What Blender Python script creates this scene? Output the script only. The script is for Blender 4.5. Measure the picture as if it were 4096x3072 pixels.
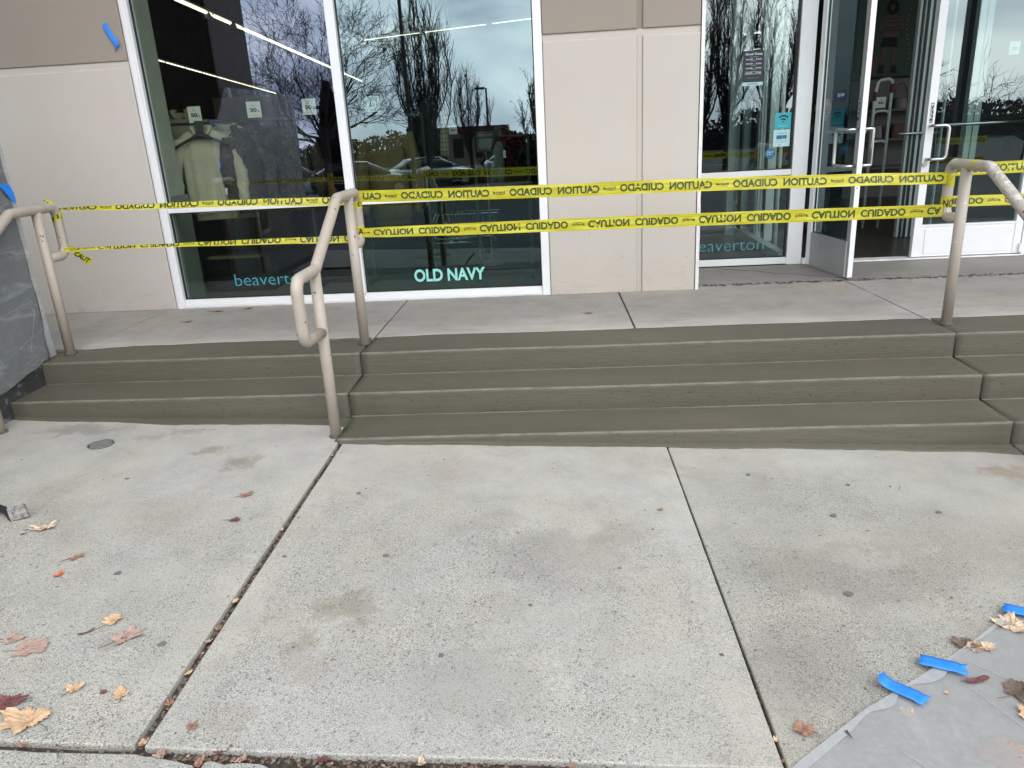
import bpy, math, random
from mathutils import Vector, Matrix, noise
R = math.radians
rnd = random.Random(7)
for o in list(bpy.data.objects): bpy.data.objects.remove(o)
sc = bpy.context.scene
COL = sc.collection
# ------------------------------------------------------------------ camera
CAM = Vector((1.76727, -4.25896, 1.21485))
def cam_axes(yaw, pitch, roll):
    f = Vector((-math.sin(yaw)*math.cos(pitch), math.cos(yaw)*math.cos(pitch), math.sin(pitch)))
    rt = Vector((math.cos(yaw), math.sin(yaw), 0)); dn = f.cross(rt)
    c, s = math.cos(roll), math.sin(roll)
    return c*rt+s*dn, -s*rt+c*dn, f
rt, dn, fw = cam_axes(0.0767818, -0.3248058, 0.0541968)
cam = bpy.data.cameras.new('camera'); cam.sensor_width = 36; cam.lens = 3014.3/4096*36
cam.clip_start = .05; cam.clip_end = 600
co = bpy.data.objects.new('camera', cam); COL.objects.link(co)
co.matrix_world = Matrix(((rt.x, -dn.x, -fw.x, CAM.x), (rt.y, -dn.y, -fw.y, CAM.y), (rt.z, -dn.z, -fw.z, CAM.z), (0, 0, 0, 1)))
sc.camera = co
# ------------------------------------------------------------------ world and sun (overcast)
w = bpy.data.worlds.new('World'); sc.world = w; w.use_nodes = True
nt = w.node_tree; N = nt.nodes; L = nt.links; N.clear()
out = N.new('ShaderNodeOutputWorld'); bg = N.new('ShaderNodeBackground'); L.new(bg.outputs[0], out.inputs[0])
sky = N.new('ShaderNodeTexSky'); sky.sky_type = 'NISHITA'; sky.sun_disc = False
SUN_EL, SUN_AZ = 48, 155          # azimuth clockwise from +Y
sky.sun_elevation = R(SUN_EL); sky.sun_rotation = R(SUN_AZ)
tc = N.new('ShaderNodeTexCoord'); mp = N.new('ShaderNodeMapping'); mp.inputs['Scale'].default_value = (1, 1, 2.6)
L.new(tc.outputs['Generated'], mp.inputs[0])
n1 = N.new('ShaderNodeTexNoise'); n1.inputs['Scale'].default_value = 2.7; n1.inputs['Detail'].default_value = 7; n1.inputs['Roughness'].default_value = .5; n1.inputs['Distortion'].default_value = .3
L.new(mp.outputs[0], n1.inputs['Vector'])
cr = N.new('ShaderNodeValToRGB'); L.new(n1.outputs[0], cr.inputs[0])
e = cr.color_ramp.elements; e[0].position = .36; e[0].color = (.27, .31, .38, 1); e[1].position = .66; e[1].color = (1.2, 1.17, 1.12, 1)
x = cr.color_ramp.elements.new(.5); x.color = (.66, .70, .755, 1)
vm = N.new('ShaderNodeVectorMath'); vm.operation = 'SCALE'
dp_ = N.new('ShaderNodeVectorMath'); dp_.operation = 'DOT_PRODUCT'; L.new(tc.outputs['Generated'], dp_.inputs[0]); dp_.inputs[1].default_value = (math.sin(R(SUN_AZ)), math.cos(R(SUN_AZ)), .25)
sr = N.new('ShaderNodeMapRange'); sr.inputs[1].default_value = -.6; sr.inputs[2].default_value = 1.0; sr.inputs[3].default_value = 9.0; sr.inputs[4].default_value = 36.0; sr.interpolation_type = 'SMOOTHSTEP'
L.new(dp_.outputs['Value'], sr.inputs[0]); L.new(sr.outputs[0], vm.inputs['Scale'])
L.new(cr.outputs[0], vm.inputs[0])
mx = N.new('ShaderNodeMix'); mx.data_type = 'RGBA'; mx.inputs[0].default_value = .88
L.new(sky.outputs[0], mx.inputs[6]); L.new(vm.outputs[0], mx.inputs[7]); L.new(mx.outputs[2], bg.inputs[0])
bg.inputs[1].default_value = .115
sl = bpy.data.lights.new('sun', 'SUN'); sl.energy = .7; sl.angle = R(22); sl.color = (1, .96, .9)
so = bpy.data.objects.new('sun', sl); COL.objects.link(so)
sd = Vector((math.sin(R(SUN_AZ))*math.cos(R(SUN_EL)), math.cos(R(SUN_AZ))*math.cos(R(SUN_EL)), math.sin(R(SUN_EL))))
so.rotation_euler = sd.to_track_quat('Z', 'Y').to_euler(); so.location = (3, -6, 8)
vs = sc.view_settings; sc.display_settings.display_device = 'sRGB'
vs.view_transform = 'Standard'; vs.look = 'None'; vs.gamma = 1; vs.use_curve_mapping = False; vs.exposure = 0.16
cy = sc.cycles; cy.use_denoising = True; cy.max_bounces = 8; cy.transparent_max_bounces = 16; cy.diffuse_bounces = 4
cy.glossy_bounces = 4; cy.sample_clamp_indirect = 4; cy.caustics_reflective = False; cy.caustics_refractive = False
try: cy.denoising_prefilter = 'ACCURATE'
except Exception: pass

# ------------------------------------------------------------------ mesh helpers
class MB:
    def __init__(s): s.v = []; s.f = []; s.c = []
    def add(s, vs, fs, col=None):
        b = len(s.v); s.v += [tuple(q) for q in vs]; s.f += [tuple(i+b for i in f) for f in fs]
        s.c += [col if col is not None else 0.0]*len(vs); return s
    def box(s, x0, x1, y0, y1, z0, z1):
        return s.add([(x0,y0,z0),(x1,y0,z0),(x1,y1,z0),(x0,y1,z0),(x0,y0,z1),(x1,y0,z1),(x1,y1,z1),(x0,y1,z1)],
                     [(0,3,2,1),(4,5,6,7),(0,1,5,4),(1,2,6,5),(2,3,7,6),(3,0,4,7)])
    def obox(s, c, ax, ay, az):       # oriented box: centre and half axes
        c, ax, ay, az = map(Vector, (c, ax, ay, az)); vs = []
        for k in (-1, 1):
            for i, j in ((-1,-1),(1,-1),(1,1),(-1,1)): vs.append(c+ax*i+ay*j+az*k)
        return s.add(vs, [(0,3,2,1),(4,5,6,7),(0,1,5,4),(1,2,6,5),(2,3,7,6),(3,0,4,7)])
    def tube(s, path, r, n=12, cap=True):
        P = [Vector(q) for q in path]; m = len(P)
        rad = r if isinstance(r, (list, tuple)) else [r]*m
        T = [(P[min(i+1, m-1)]-P[max(i-1, 0)]).normalized() for i in range(m)]
        u = T[0].orthogonal().normalized(); vs = []
        for i in range(m):
            u = (u-T[i]*u.dot(T[i])); u = u.normalized() if u.length > 1e-6 else T[i].orthogonal().normalized()
            w_ = T[i].cross(u)
            for k in range(n):
                a = 2*math.pi*k/n; vs.append(P[i]+(u*math.cos(a)+w_*math.sin(a))*rad[i])
        fs = [(i*n+k, i*n+(k+1) % n, (i+1)*n+(k+1) % n, (i+1)*n+k) for i in range(m-1) for k in range(n)]
        if cap and n > 3: fs += [tuple(range(n-1, -1, -1)), tuple((m-1)*n+k for k in range(n))]
        return s.add(vs, fs)
    def loft(s, rings, n=20, cap=True, p=2.0, fold=0, seed=0, fk=5):
        """rings: (centre, half width vector, half depth vector)"""
        vs = []
        for i, (c, a, b) in enumerate(rings):
            c, a, b = Vector(c), Vector(a), Vector(b)
            for k in range(n):
                t = 2*math.pi*k/n; cs, sn = math.cos(t), math.sin(t)
                q = 1.0
                if fold:
                    q += fold*noise.noise(Vector((cs*fk, sn*fk, i*.22+seed)))*2
                vs.append(c+a*(abs(cs)**(2/p)*(1 if cs > 0 else -1))*q+b*(abs(sn)**(2/p)*(1 if sn > 0 else -1))*q)
        m = len(rings)
        fs = [(i*n+k, i*n+(k+1) % n, (i+1)*n+(k+1) % n, (i+1)*n+k) for i in range(m-1) for k in range(n)]
        if cap: fs += [tuple(range(n-1, -1, -1)), tuple((m-1)*n+k for k in range(n))]
        return s.add(vs, fs)
    def prism(s, pts, z0, z1):        # polygon in XY, z0/z1 numbers or functions of x,y
        f0 = z0 if callable(z0) else (lambda x, y: z0); f1 = z1 if callable(z1) else (lambda x, y: z1)
        n = len(pts)
        vs = [(x, y, f0(x, y)) for x, y in pts]+[(x, y, f1(x, y)) for x, y in pts]
        return s.add(vs, [tuple(range(n-1, -1, -1)), tuple(range(n, 2*n))]+[(i, (i+1) % n, n+(i+1) % n, n+i) for i in range(n)])
ORG = {}
def origin(o):
    while o is not None and o.parent is not None: o = o.parent
    return ORG.get(o.name, Vector((0, 0, 0))) if o else Vector((0, 0, 0))
def tag(o, label=None, cat=None, group=None, kind=None):
    for k, v in (('label', label), ('category', cat), ('group', group), ('kind', kind)):
        if v: o[k] = v
    return o
def obj(name, mb, mat, parent=None, smooth=False, bevel=0, seg=2, base=None, solid=0, **kw):
    """one mesh object; top-level ones get their origin at base"""
    org = origin(parent) if parent else Vector(base) if base else Vector((0, 0, 0))
    me = bpy.data.meshes.new(name)
    me.from_pydata([tuple(Vector(q)-org) for q in mb.v], [], mb.f); me.update()
    if any(mb.c):
        at = me.color_attributes.new('mask', 'FLOAT_COLOR', 'POINT')
        for i, c in enumerate(mb.c): at.data[i].color = (c, c, c, 1)
    o = bpy.data.objects.new(name, me); COL.objects.link(o)
    if isinstance(mat, (list, tuple)):
        for m in mat: me.materials.append(m)
    elif mat: me.materials.append(mat)
    if smooth:
        for p_ in me.polygons: p_.use_smooth = True
    if parent: o.parent = parent
    else:
        o.location = org; ORG[o.name] = org.copy()
    if solid:
        m = o.modifiers.new('solid', 'SOLIDIFY'); m.thickness = solid; m.offset = 0
    if bevel:
        m = o.modifiers.new('bevel', 'BEVEL'); m.width = bevel; m.segments = seg; m.limit_method = 'ANGLE'; m.angle_limit = R(35)
        if not smooth:
            for p_ in me.polygons: p_.use_smooth = True
            m2 = o.modifiers.new('wn', 'WEIGHTED_NORMAL')
    tag(o, **kw); return o
def empty(name, loc, **kw):
    o = bpy.data.objects.new(name, None); COL.objects.link(o); o.location = loc; o.empty_display_size = .1
    ORG[o.name] = Vector(loc); tag(o, **kw); return o
def copy_thing(t, loc, label, rotz=None):
    def cp(o, par):
        c = o.copy(); COL.objects.link(c); c.parent = par
        for ch in o.children: cp(ch, c)
        return c
    c = cp(t, None); c.location = loc; ORG[c.name] = Vector(loc)
    if rotz is not None: c.rotation_euler[2] = rotz
    c['label'] = label; return c
def fillet(pts, r, n=6):
    P = [Vector(q) for q in pts]; o = [P[0]]
    for i in range(1, len(P)-1):
        a = (P[i-1]-P[i]); b = (P[i+1]-P[i]); ang = a.angle(b)
        d = min(r/math.tan(ang/2), a.length*.49, b.length*.49); rr = d*math.tan(ang/2)
        p0 = P[i]+a.normalized()*d; p1 = P[i]+b.normalized()*d
        bis = (a.normalized()+b.normalized()).normalized(); c = P[i]+bis*(rr/math.sin(ang/2))
        v0 = p0-c; v1 = p1-c; th = v0.angle(v1)
        for k in range(n+1):
            t = k/n; o.append(c+(v0*math.sin((1-t)*th)+v1*math.sin(t*th))/math.sin(th) if th > 1e-4 else p0)
    o.append(P[-1]); return o
_txt = {}
def text_mb(s, size=1, bold=0.0, sx=1.0, align='LEFT', spacing=1.0):
    cu = bpy.data.curves.new('t', 'FONT'); cu.body = s; cu.size = size; cu.offset = bold*size; cu.align_x = align
    cu.space_character = spacing; cu.resolution_u = 3; cu.fill_mode = 'FRONT' if hasattr(cu, 'fill_mode') else cu.fill_mode
    o = bpy.data.objects.new('t', cu); COL.objects.link(o)
    dg = bpy.context.evaluated_depsgraph_get(); me = bpy.data.meshes.new_from_object(o.evaluated_get(dg))
    mb = MB(); mb.add([(v.co.x*sx, v.co.y, 0) for v in me.vertices], [tuple(p_.vertices) for p_ in me.polygons])
    bpy.data.objects.remove(o); bpy.data.curves.remove(cu); bpy.data.meshes.remove(me)
    return mb
def extent(mb):
    xs = [v[0] for v in mb.v]; ys = [v[1] for v in mb.v]; return min(xs), max(xs), min(ys), max(ys)
def fit_text(s, x0, x1, z0, z1, y, bold=0.0, flipx=False, flipz=False):
    """text filling the rectangle x0..x1, z0..z1 on the plane y"""
    t = text_mb(s, 1, bold); a, b, c, d = extent(t); mb = MB(); vs = []
    for v in t.v:
        u = (v[0]-a)/(b-a); k = (v[1]-c)/(d-c)
        if flipx: u = 1-u
        if flipz: k = 1-k
        vs.append((x0+(x1-x0)*u, y, z0+(z1-z0)*k))
    return mb.add(vs, t.f)

# ------------------------------------------------------------------ materials
def nm(name):
    m = bpy.data.materials.new(name); m.use_nodes = True; n = m.node_tree.nodes
    return m, n, m.node_tree.links, n['Principled BSDF']
def pos_noise(n, l, scale, detail=4, rough=.55, vec=None, sxyz=None, dist=0):
    t = n.new('ShaderNodeTexNoise'); t.inputs['Scale'].default_value = scale; t.inputs['Detail'].default_value = detail
    t.inputs['Roughness'].default_value = rough; t.inputs['Distortion'].default_value = dist
    if vec is None:
        g = n.new('ShaderNodeTexCoord').outputs['Object'] if False else n.new('ShaderNodeNewGeometry').outputs['Position']
    else: g = vec
    if sxyz:
        m = n.new('ShaderNodeMapping'); m.inputs['Scale'].default_value = sxyz; l.new(g, m.inputs[0]); g = m.outputs[0]
    l.new(g, t.inputs['Vector']); return t.outputs[0]
def ramp(n, l, src, stops):
    r = n.new('ShaderNodeValToRGB'); l.new(src, r.inputs[0]); el = r.color_ramp.elements
    while len(el) > 1: el.remove(el[-1])
    for i, (p_, c) in enumerate(stops):
        k = el[0] if i == 0 else el.new(p_)
        k.position = p_; k.color = tuple(c)+(1,) if isinstance(c, (tuple, list)) else (c, c, c, 1)
    return r.outputs[0]
def mix(n, l, fac, a, b, mode='MIX'):
    m = n.new('ShaderNodeMix'); m.data_type = 'RGBA'; m.blend_type = mode
    for s, v in ((m.inputs[0], fac), (m.inputs[6], a), (m.inputs[7], b)):
        if isinstance(v, (int, float)): s.default_value = v if s.type == 'VALUE' else (v, v, v, 1)
        elif isinstance(v, (tuple, list)): s.default_value = tuple(v)+(1,)
        else: l.new(v, s)
    return m.outputs[2]
def bump(n, l, p, srcs):
    prev = None
    for src, strength, dist in srcs:
        b = n.new('ShaderNodeBump'); b.inputs['Strength'].default_value = strength; b.inputs['Distance'].default_value = dist
        l.new(src, b.inputs['Height'])
        if prev: l.new(prev, b.inputs['Normal'])
        prev = b.outputs[0]
    l.new(prev, p.inputs['Normal'])
def math_n(n, l, op, a, b=None, clamp=False):
    m = n.new('ShaderNodeMath'); m.operation = op; m.use_clamp = clamp
    for i, v in enumerate((a, b)):
        if v is None: continue
        if isinstance(v, (int, float)): m.inputs[i].default_value = v
        else: l.new(v, m.inputs[i])
    return m.outputs[0]
def simple(name, col, rough=.5, metal=0, var=.08, scale=6, bmp=0, bscale=60, spec=.5, emit=0, coat=0):
    m, n, l, p = nm(name)
    f = pos_noise(n, l, scale, 5)
    c = ramp(n, l, f, [(.3, tuple(x*(1-var) for x in col)), (.7, tuple(min(1, x*(1+var)) for x in col))])
    l.new(c, p.inputs['Base Color']); p.inputs['Roughness'].default_value = rough; p.inputs['Metallic'].default_value = metal
    p.inputs['Specular IOR Level'].default_value = spec
    if coat: p.inputs['Coat Weight'].default_value = coat
    if emit:
        p.inputs['Emission Color'].default_value = tuple(col)+(1,); p.inputs['Emission Strength'].default_value = emit
    if bmp: bump(n, l, p, [(pos_noise(n, l, bscale, 4), bmp, .002)])
    return m
def concrete(name, base, speck=1.0, tone=.07, stains=1.0, mottled=1.0, rough=.85, worn_y=None, spots=(), joints=(), pale_y=None):
    m, n, l, p = nm(name)
    B = lambda k: tuple(min(1, x*k) for x in base)
    g = n.new('ShaderNodeNewGeometry').outputs['Position']; sp = n.new('ShaderNodeSeparateXYZ'); l.new(g, sp.inputs[0])
    big = pos_noise(n, l, .8, 5, .55, dist=.3)
    c = ramp(n, l, big, [(.3, B(1-tone)), (.5, B(1)), (.72, B(1+tone))])
    mid = pos_noise(n, l, 4.5, 9, .74)
    c = mix(n, l, .8*mottled, c, ramp(n, l, mid, [(.30, .80), (.5, 1.0), (.70, 1.14)]), 'MULTIPLY')
    tint = pos_noise(n, l, 1.9, 4, .55)
    c = mix(n, l, .8, c, ramp(n, l, tint, [(.35, (.985, .985, 1.02)), (.5, (1, 1, 1)), (.65, (1.02, 1.0, .93))]), 'MULTIPLY')
    wmask = ramp(n, l, pos_noise(n, l, 1.5, 6, .62), [(.36, .30), (.58, 1)])
    if worn_y is not None:
        mr = n.new('ShaderNodeMapRange'); mr.inputs[1].default_value = worn_y[0]; mr.inputs[2].default_value = worn_y[1]; mr.inputs[3].default_value = .08; mr.inputs[4].default_value = 1; mr.interpolation_type = 'SMOOTHSTEP'
        wy = math_n(n, l, 'ADD', sp.outputs[1], math_n(n, l, 'MULTIPLY', math_n(n, l, 'SUBTRACT', pos_noise(n, l, 1.1, 3), .5), 1.4)); l.new(wy, mr.inputs[0]); wmask = math_n(n, l, 'MULTIPLY', wmask, mr.outputs[0])
    for (x0, sl_, hw) in joints:      # hand trowelled margin along a joint
        xx = math_n(n, l, 'SUBTRACT', sp.outputs[0], math_n(n, l, 'ADD', math_n(n, l, 'MULTIPLY', sp.outputs[1], sl_), x0))
        mr = n.new('ShaderNodeMapRange'); mr.inputs[1].default_value = hw-.008; mr.inputs[2].default_value = hw+.008; mr.inputs[3].default_value = .7; mr.inputs[4].default_value = 1
        l.new(math_n(n, l, 'ABSOLUTE', xx), mr.inputs[0]); wmask = math_n(n, l, 'MULTIPLY', wmask, mr.outputs[0])
        c = mix(n, l, 1, c, ramp(n, l, mr.outputs[0], [(.7, 1.03), (1, 1.0)]), 'MULTIPLY')
    # exposed aggregate: grey paste worn away between dark grains
    c = mix(n, l, math_n(n, l, 'MULTIPLY', wmask, .30*speck), c, B(.66))
    g1 = ramp(n, l, pos_noise(n, l, 270, 3, .8), [(.38, 0), (.49, .5), (.60, 1)])
    c = mix(n, l, math_n(n, l, 'MULTIPLY', wmask, .85*speck), c, mix(n, l, 1, c, ramp(n, l, g1, [(0, .36), (.5, 1.0), (1, 1.5)]), 'MULTIPLY'))
    hs = []
    for sc_, hi, amt, colr in ((135, .58, .85, (.13, .125, .12)), (50, .34, .9, (.10, .097, .095)), (230, .62, .75, (.17, .165, .155))):
        v = n.new('ShaderNodeTexVoronoi'); v.inputs['Scale'].default_value = sc_
        dv = n.new('ShaderNodeVectorMath'); dv.operation = 'ADD'; nn = n.new('ShaderNodeTexNoise'); nn.inputs['Scale'].default_value = sc_*.9
        l.new(g, nn.inputs['Vector']); sc2 = n.new('ShaderNodeVectorMath'); sc2.operation = 'SCALE'; sc2.inputs['Scale'].default_value = .9/sc_
        l.new(nn.outputs[1], sc2.inputs[0]); l.new(g, dv.inputs[0]); l.new(sc2.outputs[0], dv.inputs[1]); l.new(dv.outputs[0], v.inputs['Vector'])
        wn = n.new('ShaderNodeTexWhiteNoise'); l.new(v.outputs['Color'], wn.inputs['Vector'])
        th = math_n(n, l, 'MULTIPLY', math_n(n, l, 'POWER', wn.outputs[0], 2.4 if sc_ > 60 else 9), hi)
        k = math_n(n, l, 'SUBTRACT', th, v.outputs['Distance']); k = math_n(n, l, 'MULTIPLY', k, 12.0, True)
        k = math_n(n, l, 'MULTIPLY', k, math_n(n, l, 'ADD', math_n(n, l, 'MULTIPLY', wmask, .9), .1)); k = math_n(n, l, 'MULTIPLY', k, amt*speck, True)
        c = mix(n, l, k, c, colr); hs.append(k)
    if stains:
        s1 = ramp(n, l, pos_noise(n, l, 1.7, 8, .66, dist=.5), [(.59, 0), (.62, .20*stains), (.75, .36*stains)])
        c = mix(n, l, s1, c, (.20, .175, .14))
        s2 = ramp(n, l, pos_noise(n, l, 5, 8, .75), [(.62, 0), (.72, .5*stains)]); c = mix(n, l, s2, c, B(1.3))
        s3 = ramp(n, l, pos_noise(n, l, 9, 6, .7, dist=.8), [(.68, 0), (.76, .4*stains)]); c = mix(n, l, s3, c, (.17, .14, .12))
    if spots:
        wv = n.new('ShaderNodeTexNoise'); wv.inputs['Scale'].default_value = 7; wv.inputs['Detail'].default_value = 6; wv.inputs['Roughness'].default_value = .7; l.new(g, wv.inputs['Vector'])
        a_ = n.new('ShaderNodeVectorMath'); a_.operation = 'SCALE'; a_.inputs['Scale'].default_value = .44; l.new(wv.outputs[1], a_.inputs[0])
        b_ = n.new('ShaderNodeVectorMath'); b_.operation = 'ADD'; l.new(a_.outputs[0], b_.inputs[0]); l.new(g, b_.inputs[1])
        for (x, y, r, ex, amt, colr) in spots:
            q_ = n.new('ShaderNodeVectorMath'); q_.operation = 'SUBTRACT'; l.new(b_.outputs[0], q_.inputs[0]); q_.inputs[1].default_value = (x+.22, y+.22, zg(x)+.22)
            q2 = n.new('ShaderNodeVectorMath'); q2.operation = 'MULTIPLY'; l.new(q_.outputs[0], q2.inputs[0]); q2.inputs[1].default_value = (1/(r*ex), 1/r, 0)
            ln_ = n.new('ShaderNodeVectorMath'); ln_.operation = 'LENGTH'; l.new(q2.outputs[0], ln_.inputs[0])
            c = mix(n, l, ramp(n, l, ln_.outputs['Value'], [(.25, amt), (.62, amt*.7), (.80, amt*.15), (1.0, 0)]), c, colr)
    if pale_y:
        mr = n.new('ShaderNodeMapRange'); mr.inputs[1].default_value = pale_y[0]; mr.inputs[2].default_value = pale_y[1]; mr.inputs[3].default_value = 1; mr.inputs[4].default_value = 0
        l.new(math_n(n, l, 'ADD', sp.outputs[1], math_n(n, l, 'MULTIPLY', math_n(n, l, 'SUBTRACT', pos_noise(n, l, 1, 7, .7, sxyz=(1.4, 5, 1)), .5), 1.1)), mr.inputs[0])
        c = mix(n, l, math_n(n, l, 'MULTIPLY', mr.outputs[0], .6), c, B(1.6))
    fine = pos_noise(n, l, 330, 3, .7)
    c = mix(n, l, .9, c, ramp(n, l, fine, [(.3, .82), (.7, 1.16)]), 'MULTIPLY')
    l.new(c, p.inputs['Base Color']); p.inputs['Roughness'].default_value = rough; p.inputs['Specular IOR Level'].default_value = .3
    h = math_n(n, l, 'SUBTRACT', pos_noise(n, l, 130, 6, .7), math_n(n, l, 'MULTIPLY', hs[0], .8))
    bump(n, l, p, [(mid, .2, .004), (h, .5, .002)])
    return m
zg = lambda x, y=0: -.286-.0315*x
M = {}
M['shelfm'] = simple('shelf_laminate', (.10, .095, .085), .6)
BR = (.17, .145, .10); DG = (.14, .13, .12)
JO = ((.557, -.0117, .115), (2.252, -.0170, .105))
M['slab'] = concrete('lower_concrete', (.362, .349, .314), 1.0, worn_y=(-.9, -1.9), joints=JO, spots=((.99, -2.07, .11, 1.3, .5, BR), (.92, -2.27, .09, 1, .35, BR), (.95, -2.40, .07, 1.3, .3, (.25, .19, .16)), (1.7, -1.75, .30, 1.2, .28, DG), (1.45, -2.45, .22, 1.5, .22, DG), (1.2, -.95, .2, 1.5, .12, (.3, .2, .16))))
M['slab_l'] = concrete('lower_concrete_left', (.362, .349, .314), 1.2, worn_y=(-.9, -1.8), joints=JO, spots=((-.09, -.80, .075, 1.5, .55, BR), (.13, -.90, .085, 1.7, .55, BR), (-.95, -.50, .10, 3.2, .5, BR), (-.35, -.50, .07, 2.5, .4, BR), (-.5, -.60, .05, 2, .3, BR), (.0, -1.45, .25, 1.6, .25, (.27, .235, .17)), (.3, -2.27, .06, 1.3, .35, DG)))
M['slab_r'] = concrete('lower_concrete_right', (.322, .311, .276), 1.15, worn_y=(-1.0, -1.7), joints=JO, spots=((2.75, -1.8, .25, 2.2, .35, DG), (3.3, -1.6, .35, 1.4, .22, (.22, .21, .14)), (2.9, -1.75, .10, 2.2, .16, (.6, .57, .5)), (2.85, -.78, .3, 3, .15, (.6, .58, .53)), (3.8, -.93, .08, 2.5, .5, (.2, .13, .08)), (2.45, -2.35, .3, 1, .3, DG)))
M['landing'] = concrete('landing_concrete', (.295, .278, .254), .22, .14, .9, 1.2, pale_y=(.22, .70))
M['recess'] = concrete('threshold_concrete', (.225, .212, .197), .2, .12, .6, .9, rough=.6)
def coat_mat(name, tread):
    m, n, l, p = nm(name); c0 = (.097, .091, .067) if tread else (.106, .099, .074)  # riser tone lightened to offset the shade on the upright faces
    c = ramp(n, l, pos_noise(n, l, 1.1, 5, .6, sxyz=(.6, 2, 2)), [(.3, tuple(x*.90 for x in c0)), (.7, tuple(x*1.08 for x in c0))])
    c = mix(n, l, .7, c, ramp(n, l, pos_noise(n, l, 3, 5, .6, sxyz=(1, 1, 1)), [(.35, (1, .97, .95)), (.65, (.99, 1.01, 1.0))]), 'MULTIPLY')
    streak = pos_noise(n, l, 1, 5, .65, sxyz=(5, 130, 190), dist=.3)
    c = mix(n, l, .7, c, ramp(n, l, streak, [(.3, .84), (.7, 1.14)]), 'MULTIPLY')
    rd = ramp(n, l, pos_noise(n, l, 1.6, 4, .6), [(.58, 0), (.74, .45)]); c = mix(n, l, rd, c, (.125, .098, .078))
    at = n.new('ShaderNodeVertexColor'); at.layer_name = 'mask'
    ed = math_n(n, l, 'MULTIPLY', at.outputs[0], ramp(n, l, pos_noise(n, l, 9, 6, .7, sxyz=(1, 3, 3)), [(.36, .1), (.55, 1)]))
    c = mix(n, l, math_n(n, l, 'MULTIPLY', ed, .50), c, (.20, .195, .165))
    pit = ramp(n, l, pos_noise(n, l, 60, 2, .5), [(.26, .5), (.34, 1)]); c = mix(n, l, 1, c, pit, 'MULTIPLY')
    l.new(c, p.inputs['Base Color']); p.inputs['Specular IOR Level'].default_value = .35
    l.new(ramp(n, l, pos_noise(n, l, 2, 4), [(.3, .52), (.7, .75)]), p.inputs['Roughness'])
    broom = pos_noise(n, l, 1, 4, .6, sxyz=(7, 160, 240), dist=.8)
    rip = pos_noise(n, l, 1, 5, .6, sxyz=(14, 60, 60), dist=1.2)
    bump(n, l, p, [(rip, .2 if tread else .45, .004), (broom, .3 if tread else .7, .003), (pos_noise(n, l, 150, 4, .6), .25, .0015)])
    return m
M['coat'] = coat_mat('fresh_mortar', True); M['coat_r'] = coat_mat('broomed_mortar_lightened', False)
def paint_wall(name, col, dirt=True):
    m, n, l, p = nm(name)
    c = ramp(n, l, pos_noise(n, l, 1.2, 5, .55), [(.3, tuple(x*.965 for x in col)), (.7, tuple(x*1.03 for x in col))])
    c = mix(n, l, .5, c, ramp(n, l, pos_noise(n, l, 2.5, 4, .5), [(.35, (1.02, .99, .97)), (.65, (.985, 1.0, 1.0))]), 'MULTIPLY')
    if dirt:
        sp = n.new('ShaderNodeSeparateXYZ'); l.new(n.new('ShaderNodeNewGeometry').outputs['Position'], sp.inputs[0])
        low = n.new('ShaderNodeMapRange'); low.inputs[1].default_value = .35; low.inputs[2].default_value = 0; l.new(sp.outputs[2], low.inputs[0])
        scf = ramp(n, l, pos_noise(n, l, 7, 8, .75, sxyz=(1, 1, 1.6), dist=1), [(.52, 0), (.64, 1)])
        k = math_n(n, l, 'MULTIPLY', low.outputs[0], math_n(n, l, 'ADD', math_n(n, l, 'MULTIPLY', scf, .32), .20), True)
        c = mix(n, l, k, c, (.30, .27, .235))
        dots = n.new('ShaderNodeTexVoronoi'); dots.inputs['Scale'].default_value = 5; l.new(n.new('ShaderNodeNewGeometry').outputs['Position'], dots.inputs['Vector'])
        c = mix(n, l, ramp(n, l, dots.outputs['Distance'], [(.02, .6), (.03, 0)]), c, (.2, .17, .14))
    l.new(c, p.inputs['Base Color']); p.inputs['Roughness'].default_value = .75; p.inputs['Specular IOR Level'].default_value = .25
    bump(n, l, p, [(pos_noise(n, l, 3, 3), .12, .01), (pos_noise(n, l, 230, 3, .6), .22, .001)])
    return m
M['cream'] = paint_wall('cream_wall_paint', (.475, .437, .392)); M['taupe'] = paint_wall('taupe_wall_paint', (.285, .247, .208), False)
def rail_mat(name, wear):
    m, n, l, p = nm(name); col = (.375, .325, .272)
    c = ramp(n, l, pos_noise(n, l, 6, 6, .6), [(.3, tuple(x*.9 for x in col)), (.7, tuple(x*1.06 for x in col))])
    k = ramp(n, l, pos_noise(n, l, 22, 8, .72), [(.66-wear*.16, 0), (.68-wear*.16, 1)])
    if wear > .4:
        gn = n.new('ShaderNodeNewGeometry'); sp = n.new('ShaderNodeSeparateXYZ'); l.new(gn.outputs['Normal'], sp.inputs[0])
        up = n.new('ShaderNodeMapRange'); up.inputs[1].default_value = .1; up.inputs[2].default_value = .75; l.new(sp.outputs[2], up.inputs[0])
        k = math_n(n, l, 'MULTIPLY', k, up.outputs[0])
    c = mix(n, l, math_n(n, l, 'MULTIPLY', k, .85), c, (.55, .54, .52))
    k2 = ramp(n, l, pos_noise(n, l, 30, 3, .5), [(.700-wear*.02, 0), (.710-wear*.02, 1)]); c = mix(n, l, k2, c, (.035, .02, .015))
    l.new(c, p.inputs['Base Color']); p.inputs['Roughness'].default_value = .42; p.inputs['Specular IOR Level'].default_value = .45
    bump(n, l, p, [(pos_noise(n, l, 26, 4), .25, .003), (k, -.2, .001), (pos_noise(n, l, 160, 3), .15, .0006)])
    return m
M['rail'] = rail_mat('beige_rail_paint', .12); M['rail_worn'] = rail_mat('beige_rail_paint_worn', .85)
M['alu'] = simple('white_aluminium', (.72, .722, .73), .38, 0, .04, 3, .1, 90)
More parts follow.
